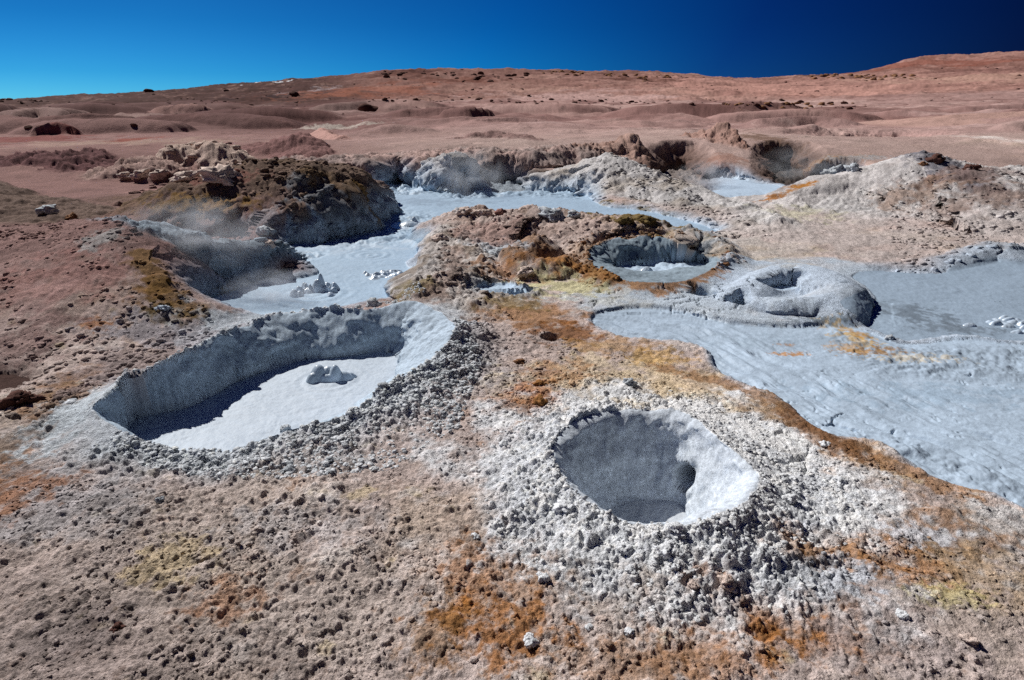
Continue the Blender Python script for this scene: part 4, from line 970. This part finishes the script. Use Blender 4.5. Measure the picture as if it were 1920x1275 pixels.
def solid(name, kind, x, y, size, matk, label, cat, group=None, sq=(1, 1, 1), sink=.25, z=None):
    var = {'clod': VAR_HI, 'rock': VAR_ROCK}[kind]; k = rnd.randrange(len(var)); key = (kind, k, matk)
    if key not in MESHES:
        vv, ff = var[k]; o = make_mesh(name, vv, ff, None, MATS[matk]); MESHES[key] = o.data; me = o.data
    else:
        o = bpy.data.objects.new(name, MESHES[key]); C.objects.link(o)
    zz = float(ground_at(x, y)[0][0]) if z is None else z
    o.location = (x, y, zz + size * sq[2] * sink); o.scale = (size * sq[0], size * sq[1], size * sq[2]); o.rotation_euler = (rnd.uniform(-.3, .3), rnd.uniform(-.3, .3), rnd.uniform(0, 6.28))
    return tag(o, label, cat, group)
def many(op, n, dmax, lo, hi, matk, label, group, poly=None, name='mud_clod', cat='mud clod'):
    xs, ys = in_poly_points(poly, n) if poly else around(op, n, dmax)
    for x_, y_ in zip(xs, ys):
        if ground_at(x_, y_)[2][0] > .4: continue
        solid(name, 'clod', x_, y_, rnd.uniform(lo, hi), matk, label, cat, group, (rnd.uniform(.8, 1.2), rnd.uniform(.8, 1.2), rnd.uniform(.6, .9)))
many(None, 90, 0, .018, .036, 'grey', 'larger dried grey mud clod on the outer slope of the long crater', 'grey mud clods on the slope of the long crater', SLOPE)
many('front_crater', 50, .35, .012, .026, 'white', 'white crusted mud clod just outside the rim of the foreground crater', 'white mud clods round the foreground crater')
many('round_crater', 30, .3, .03, .06, 'brown', 'brown crumbly clod on the rim of the round orange crater', 'brown clods on the round crater rim')
# single stones and clods that stand out
def single(u, v, wpx, matk, label, name='clod', cat='clod', kind='clod', sq=(1, 1, .8)):
    c = hit(u, v + wpx * .3)
    dep = c[1] * cp + (HC - c[2]) * sp
    solid(name, kind, c[0], c[1], wpx * .38 * dep / F, matk, label, cat, None, sq, .2)
for a in [
 (1013, 748, 34, 'orange', 'rust orange clod with a black shadow alone above the white crater'), (1180, 716, 30, 'grey', 'dark grey rough clod on the yellowish ground right above the white crater'),
 (975, 672, 26, 'brown', 'brown clod on the saddle between the long crater and the orange band'), (1012, 715, 26, 'orange', 'orange crusted clod just above the rust orange one'),
 (1105, 1170, 22, 'white', 'upright white clod, left one of the pair below the foreground crater'), (1128, 1160, 26, 'cream', 'pinkish white clod, right one of the pair below the foreground crater'),
 (997, 1195, 34, 'white', 'white clod at the end of a white crust, beside the big orange patch'), (1180, 1180, 26, 'white', 'white clod left of the wide orange patch at the bottom'),
 (1360, 1090, 38, 'cream', 'large pale block leaning over a black gap, above the wide orange patch'), (1690, 1150, 26, 'white', 'white pointed clod casting a shadow at lower right'),
 (1815, 1195, 34, 'cream', 'jagged pinkish clod low at the right edge of the foreground'), (1575, 898, 28, 'white', 'white clod beside the cracked apron of the foreground crater'),
 (1545, 830, 20, 'white', 'round white pebble next to the peeling brown edge of the mud flow'), (892, 1004, 20, 'white', 'small white clod left of the foreground crater'), (1018, 1082, 30, 'white', 'flat white clod below left of the foreground crater'),
 (700, 562, 34, 'grey', 'dark grey clod on the strip between the long crater and the winding pool'), (672, 572, 16, 'grey', 'small grey clod beside the larger one at the edge of the winding pool'), (535, 798, 26, 'grey', 'grey clod standing up on the near rim of the long crater'),
 (305, 572, 30, 'mud', 'pale blue grey clod on the olive stained slope'), (1667, 630, 20, 'grey', 'lone grey clod on the bank before the right mud lake'),
 (1300, 1100, 24, 'cream', 'cream clod right under the foreground crater'), (1250, 1030, 42, 'white', 'big cauliflower like white clod below the foreground crater rim'), (1170, 1022, 34, 'white', 'white knobbly clod below left of the biggest one'), (1480, 930, 30, 'white', 'white clod at the right foot of the cracked apron'),
 (945, 830, 22, 'white', 'white clod at upper left of the foreground crater'), (1060, 940, 44, 'white', 'white block on the left rim of the foreground crater'), (1265, 990, 34, 'white', 'rounded white block on the front rim of the foreground crater'),
 (420, 620, 24, 'grey', 'grey slab like clod above the back wall of the long crater'), (40, 735, 70, 'dark', 'dark brown boulder in the hollow at the left edge'), (220, 1170, 30, 'dark', 'dark clod at lower left among grey ground'), (300, 935, 22, 'grey', 'grey clod at left below the long crater'),
]: single(*a)
for a in [
 (872, 394, 34, 'cream', 'cream lump at the left end of the middle ridge'), (905, 390, 40, 'cream', 'wide cream crust block on the middle ridge top'), (938, 391, 26, 'pink', 'pinkish crust block next to the wide cream one on the ridge'), (1035, 388, 60, 'grey', 'big pale grey lump crowning the middle ridge'), (1075, 395, 30, 'grey', 'darker grey lump right of the big one on the middle ridge'),
 (1170, 408, 40, 'olive', 'olive brown lump on the middle ridge'), (1215, 411, 32, 'olive', 'olive brown lump at the right end of the ridge'), (1755, 292, 34, 'dark', 'dark grey lumpy cap on the wide right mound'), (1730, 300, 20, 'brown', 'grey brown lump left of the cap of the wide right mound'), (1822, 308, 30, 'dark', 'small dark lump right of the cap of the wide right mound'),
 (825, 440, 34, 'cream', 'pale crust lump on the bank above the winding pool'), (935, 472, 40, 'grey', 'blue grey lump at the foot of the middle ridge'), (985, 500, 40, 'cream', 'cream and rust lump left of the round crater'), (500, 458, 34, 'cream', 'cream lump on top of the shaded basin wall'),
 (350, 318, 60, 'cream', 'left lobe of the cream rounded rocks'), (415, 312, 80, 'cream', 'biggest rounded lobe of the cream rocks'), (300, 318, 44, 'cream', 'small cream lobe left of the rounded rocks'), (265, 320, 40, 'cream', 'cream lobe at the middle of the low lumpy row'), (235, 322, 30, 'cream', 'smaller lobe at the left end of the low lumpy row'), (1560, 312, 50, 'grey', 'grey lumpy block by the dark pond'), (1600, 308, 34, 'grey', 'smaller grey block right of the pond'), (500, 425, 40, 'grey', 'grey cracked lump on the shaded foot of the dark mound'),
 (90, 385, 40, 'grey', 'grey rock on the low bank at the left edge'), (130, 398, 26, 'brown', 'brown rock at the right end of the low left bank'),
]: single(*a, name='rock_lump', cat='rock')
# boulders on the plain and the hills
def boulder(u, v, wpx, label, group=None, matk='dark'):
    c = hit(u, v)
    if c is None: return
    dep = c[1] * cp + (HC - c[2]) * sp
    solid('boulder', 'rock', c[0], c[1], wpx * .62 * dep / F, matk, label, 'boulder', group, (1, 1, .7), .3)
boulder(553, 183, 16, 'lone dark boulder on the slope of the dark left hill'); boulder(692, 209, 34, 'long low dark boulder on the plain under the middle hill'); boulder(895, 190, 8, 'pointed dark boulder on the rise')
boulder(280, 174, 14, 'dark boulder on the skyline at left'); boulder(425, 173, 8, 'small pale brown boulder on the left hill'); boulder(1583, 195, 10, 'dark boulder at the end of the dark bank at right'); boulder(252, 236, 10, 'small grey boulder on the left plain'); boulder(55, 240, 12, 'flat dark boulder at the left edge of the plain')
for i in range(70):
    u = rnd.uniform(660, 1300); boulder(u, 187 + (u - 660) * .010 + rnd.gauss(0, 2.2), rnd.choice((3, 4, 4, 5, 6, 9)), 'dark boulder strewn along the rise below the middle hills', 'boulders along the rise below the hills')
for i in range(60):
    boulder(rnd.uniform(1340, 1600), 197 + rnd.gauss(0, 3.5), rnd.choice((3, 4, 5, 7, 10)), 'brown boulder on the dark bank in the right half of the plain', 'boulders on the dark bank at right', rnd.choice(('dark', 'brown')))
for i in range(55):
    boulder(rnd.uniform(1505, 1720), 147 + rnd.gauss(0, 2.5), rnd.choice((4, 5, 6, 9)), 'brown boulder of the outcrop at the foot of the red right hill', 'outcrop boulders under the red hill', 'brown')
for i in range(50):
    u = rnd.uniform(715, 990); boulder(u, 134 + abs(rnd.gauss(0, 7)) + (u > 850) * 6, rnd.choice((4, 5, 7, 10)), 'dark brown boulder of the outcrops on the middle hill', 'outcrop boulders on the middle hill')
for i in range(50):
    u = rnd.uniform(1010, 1260); boulder(u, 132 + (u - 1010) * .05 + abs(rnd.gauss(0, 5)), rnd.choice((4, 5, 6, 8)), 'brown boulder near the crest of the second hill', 'outcrop boulders on the second hill', 'brown')
for i in range(10):
    boulder(rnd.uniform(0, 100), 190 + rnd.uniform(-.5, 1), rnd.choice((5, 7, 9)), 'dark bush like bump on the skyline at far left', 'bumps on the left skyline')

# ---- mud splashes and bubbles: low sculpted heaps on the pool surface
def heap(name, u, v, z, R, lobes, label, cat, matk='mud', n=110):
    rgh = 1.0 if name == 'mud_splash' else .35
    cx_, cy_, _ = Pz(u, v, z)
    g = np.linspace(-1, 1, n); X, Y = np.meshgrid(g * R, g * R); X = X.astype(f32); Y = Y.astype(f32)
    Hh = np.full(X.shape, -.02, f32)
    for dx, dy, rx, ry, hh in lobes:
        q = 1 - ((X - dx) / rx) ** 2 - ((Y - dy) / ry) ** 2
        Hh = smax(np.where(q > 0, hh * np.maximum(q, 0) ** (1.3 if rgh == 1 else .9), -.02 + .01 * np.maximum(q, -3)), Hh, .004)
    Hh += (fbm(X + cx_, Y + cy_, .10 * R / .3, 4, 4, .6) * .03 - np.abs(fbm(X + cx_, Y + cy_, .16, 3, 6, .6)) * .03) * rgh * sst(-.01, .03, Hh)
    Hh = np.where(np.hypot(X, Y) > R * .98, -.04, Hh)
    vq = np.arange(n * n).reshape(n, n); Fq = np.stack([vq[:-1, :-1], vq[:-1, 1:], vq[1:, 1:], vq[1:, :-1]], -1).reshape(-1, 4)
    o = make_mesh(name, np.stack([X, Y, Hh], -1).reshape(-1, 3), Fq, None, M_BUB)
    o.location = (cx_, cy_, z); return tag(o, label, cat)
M_BUB = pebble_material('wet_mud', S(188, 204, 220))
for nd in M_BUB.node_tree.nodes:
    if nd.type == 'BUMP': nd.inputs['Strength'].default_value = .12
    if nd.type == 'BSDF_PRINCIPLED': nd.inputs['Roughness'].default_value = .3; nd.inputs['Specular IOR Level'].default_value = .5
heap('mud_bubble', 620, 710, -.26, .32, [(-.12, .02, .12, .11, .15), (-.02, .03, .14, .09, .13), (.06, -.01, .08, .09, .17), (.13, .01, .12, .07, .08), (.2, .05, .07, .04, .05), (-.17, -.05, .08, .06, .09), (0, -.05, .16, .05, .07)], 'large glossy grey mud bubble bursting in the long crater', 'mud bubble')
rl = random.Random(3)
heap('mud_splash', 590, 545, -.12, .5, [(rl.gauss(-.05, .17), rl.gauss(0, .12), rl.uniform(.04, .10), rl.uniform(.04, .09), rl.uniform(.04, .12)) for _ in range(26)] + [(.1, .03, .08, .07, .26), (.05, .0, .12, .1, .17)], 'rough heap of splashing mud in the near corner of the winding pool', 'mud splash')
heap('mud_splash', 725, 515, -.12, .55, [(rl.gauss(0, .2), rl.gauss(0, .12), rl.uniform(.05, .12), rl.uniform(.04, .1), rl.uniform(.02, .06)) for _ in range(34)], 'low crumbly heap at the right shore of the winding pool', 'mud splash')
heap('mud_bubble', 772, 421, -.12, .5, [(0, 0, .28, .2, .10), (.05, .02, .1, .1, .18)], 'small pointed mud cone in the far part of the winding pool', 'mud bubble')
heap('mud_bubble', 1212, 508, -.15, .2, [(0, 0, .12, .1, .08)], 'smooth round mud bubble in the round orange crater', 'mud bubble')
heap('mud_bubble', 1255, 510, -.15, .16, [(0, 0, .08, .06, .06), (.03, .03, .04, .04, .04)], 'smaller mud bubble right of the smooth one in the round crater', 'mud bubble')
heap('mud_splash', 1905, 612, -.06, .5, [(rl.gauss(0, .15), rl.gauss(0, .1), rl.uniform(.06, .13), rl.uniform(.04, .1), rl.uniform(.03, .09)) for _ in range(26)], 'white mud splash at the right edge of the mud lake', 'mud splash')
heap('mud_bubble', 1818, 612, -.06, .2, [(0, 0, .09, .06, .05)], 'little mud bubble left of the splash in the mud lake', 'mud bubble')
def disc(u, v, z, rx, label):
    x_, y_, _ = Pz(u, v, z); n = 40; a = np.linspace(0, 2 * np.pi, n, endpoint=False); w = 1 + .05 * np.sin(a * 3 + u)
    ring = lambda k, zz: np.stack([np.cos(a) * rx * k * w, np.sin(a) * rx * k * w, np.full(n, zz)], -1)
    V = np.concatenate([ring(1, -.02), ring(1, .004), ring(.9, .012), ring(.8, .008), ring(.02, .008)]); Fq = []
    for r_ in range(4):
        for i in range(n): j = (i + 1) % n; Fq.append((r_ * n + i, r_ * n + j, (r_ + 1) * n + j, (r_ + 1) * n + i))
    o = make_mesh('mud_puddle', V, np.array(Fq), None, M_BUB); o.location = (x_, y_, z); tag(o, label, 'mud puddle')
disc(1302, 563, -.10, .11, 'pale round mud disc in the small pit below the round crater')
disc(1460, 602, -.06, .13, 'left pale mud disc at the dark foot of the grey mound'); disc(1496, 599, -.06, .11, 'right smaller mud disc at the dark foot of the grey mound')

# ---- steam
def steam(u, v, Y, r, dens, label, tilt=(.3, 0, 0)):
    c = Py(u, v, Y)
    bm = bmesh_new(3); V = np.array([q.co[:] for q in bm.verts], f32); Fq = np.array([[w.index for w in f.verts] for f in bm.faces]); bm.free()
    m = bpy.data.materials.new('steam'); m.use_nodes = True; N, L = m.node_tree.nodes, m.node_tree.links; N.clear()
    out = N.new('ShaderNodeOutputMaterial'); pv = N.new('ShaderNodeVolumePrincipled'); pv.inputs['Color'].default_value = (.9, .94, 1, 1); pv.inputs['Anisotropy'].default_value = .2
    co = N.new('ShaderNodeTexCoord'); ln = N.new('ShaderNodeVectorMath'); ln.operation = 'LENGTH'; L.new(co.outputs['Object'], ln.inputs[0])
    fall = N.new('ShaderNodeMapRange'); fall.inputs[1].default_value = .15; fall.inputs[2].default_value = .95; fall.inputs[3].default_value = 1; fall.inputs[4].default_value = 0; L.new(ln.outputs['Value'], fall.inputs[0])
    nz = N.new('ShaderNodeTexNoise'); nz.inputs['Scale'].default_value = 2.4; nz.inputs['Detail'].default_value = 4; nz.inputs['Distortion'].default_value = .6; L.new(co.outputs['Object'], nz.inputs['Vector'])
    mr = N.new('ShaderNodeMapRange'); mr.inputs[1].default_value = .42; mr.inputs[2].default_value = .7; L.new(nz.outputs['Fac'], mr.inputs[0])
    a = N.new('ShaderNodeMath'); a.operation = 'MULTIPLY'; L.new(fall.outputs[0], a.inputs[0]); L.new(mr.outputs[0], a.inputs[1])
    b = N.new('ShaderNodeMath'); b.operation = 'MULTIPLY'; b.inputs[1].default_value = dens; L.new(a.outputs[0], b.inputs[0]); L.new(b.outputs[0], pv.inputs['Density'])
    L.new(pv.outputs[0], out.inputs['Volume'])
    o = make_mesh('steam', V, Fq, None, m); o.location = c; o.scale = r; o.rotation_euler = tilt; return tag(o, label, 'steam', None, 'stuff')
steam(360, 440, 9.0, (1.3, .7, .6), 2.3, 'thin steam drifting over the crest of the shaded basin')
steam(510, 548, 8.4, (.8, .5, .32), 4.0, 'faint steam over the splashing corner of the winding pool')
steam(880, 330, 19.5, (1.3, 1.0, .9), 1.3, 'blue steam in the dark alcove on the far shore')
steam(1490, 315, 23.5, (1.6, 1.2, .9), .7, 'blue steam in the dark hollow above the far mud pool')
steam(1325, 335, 21.0, (1.2, 1.0, .6), 1.6, 'faint steam over the far pale mud pool')
#@@PART3
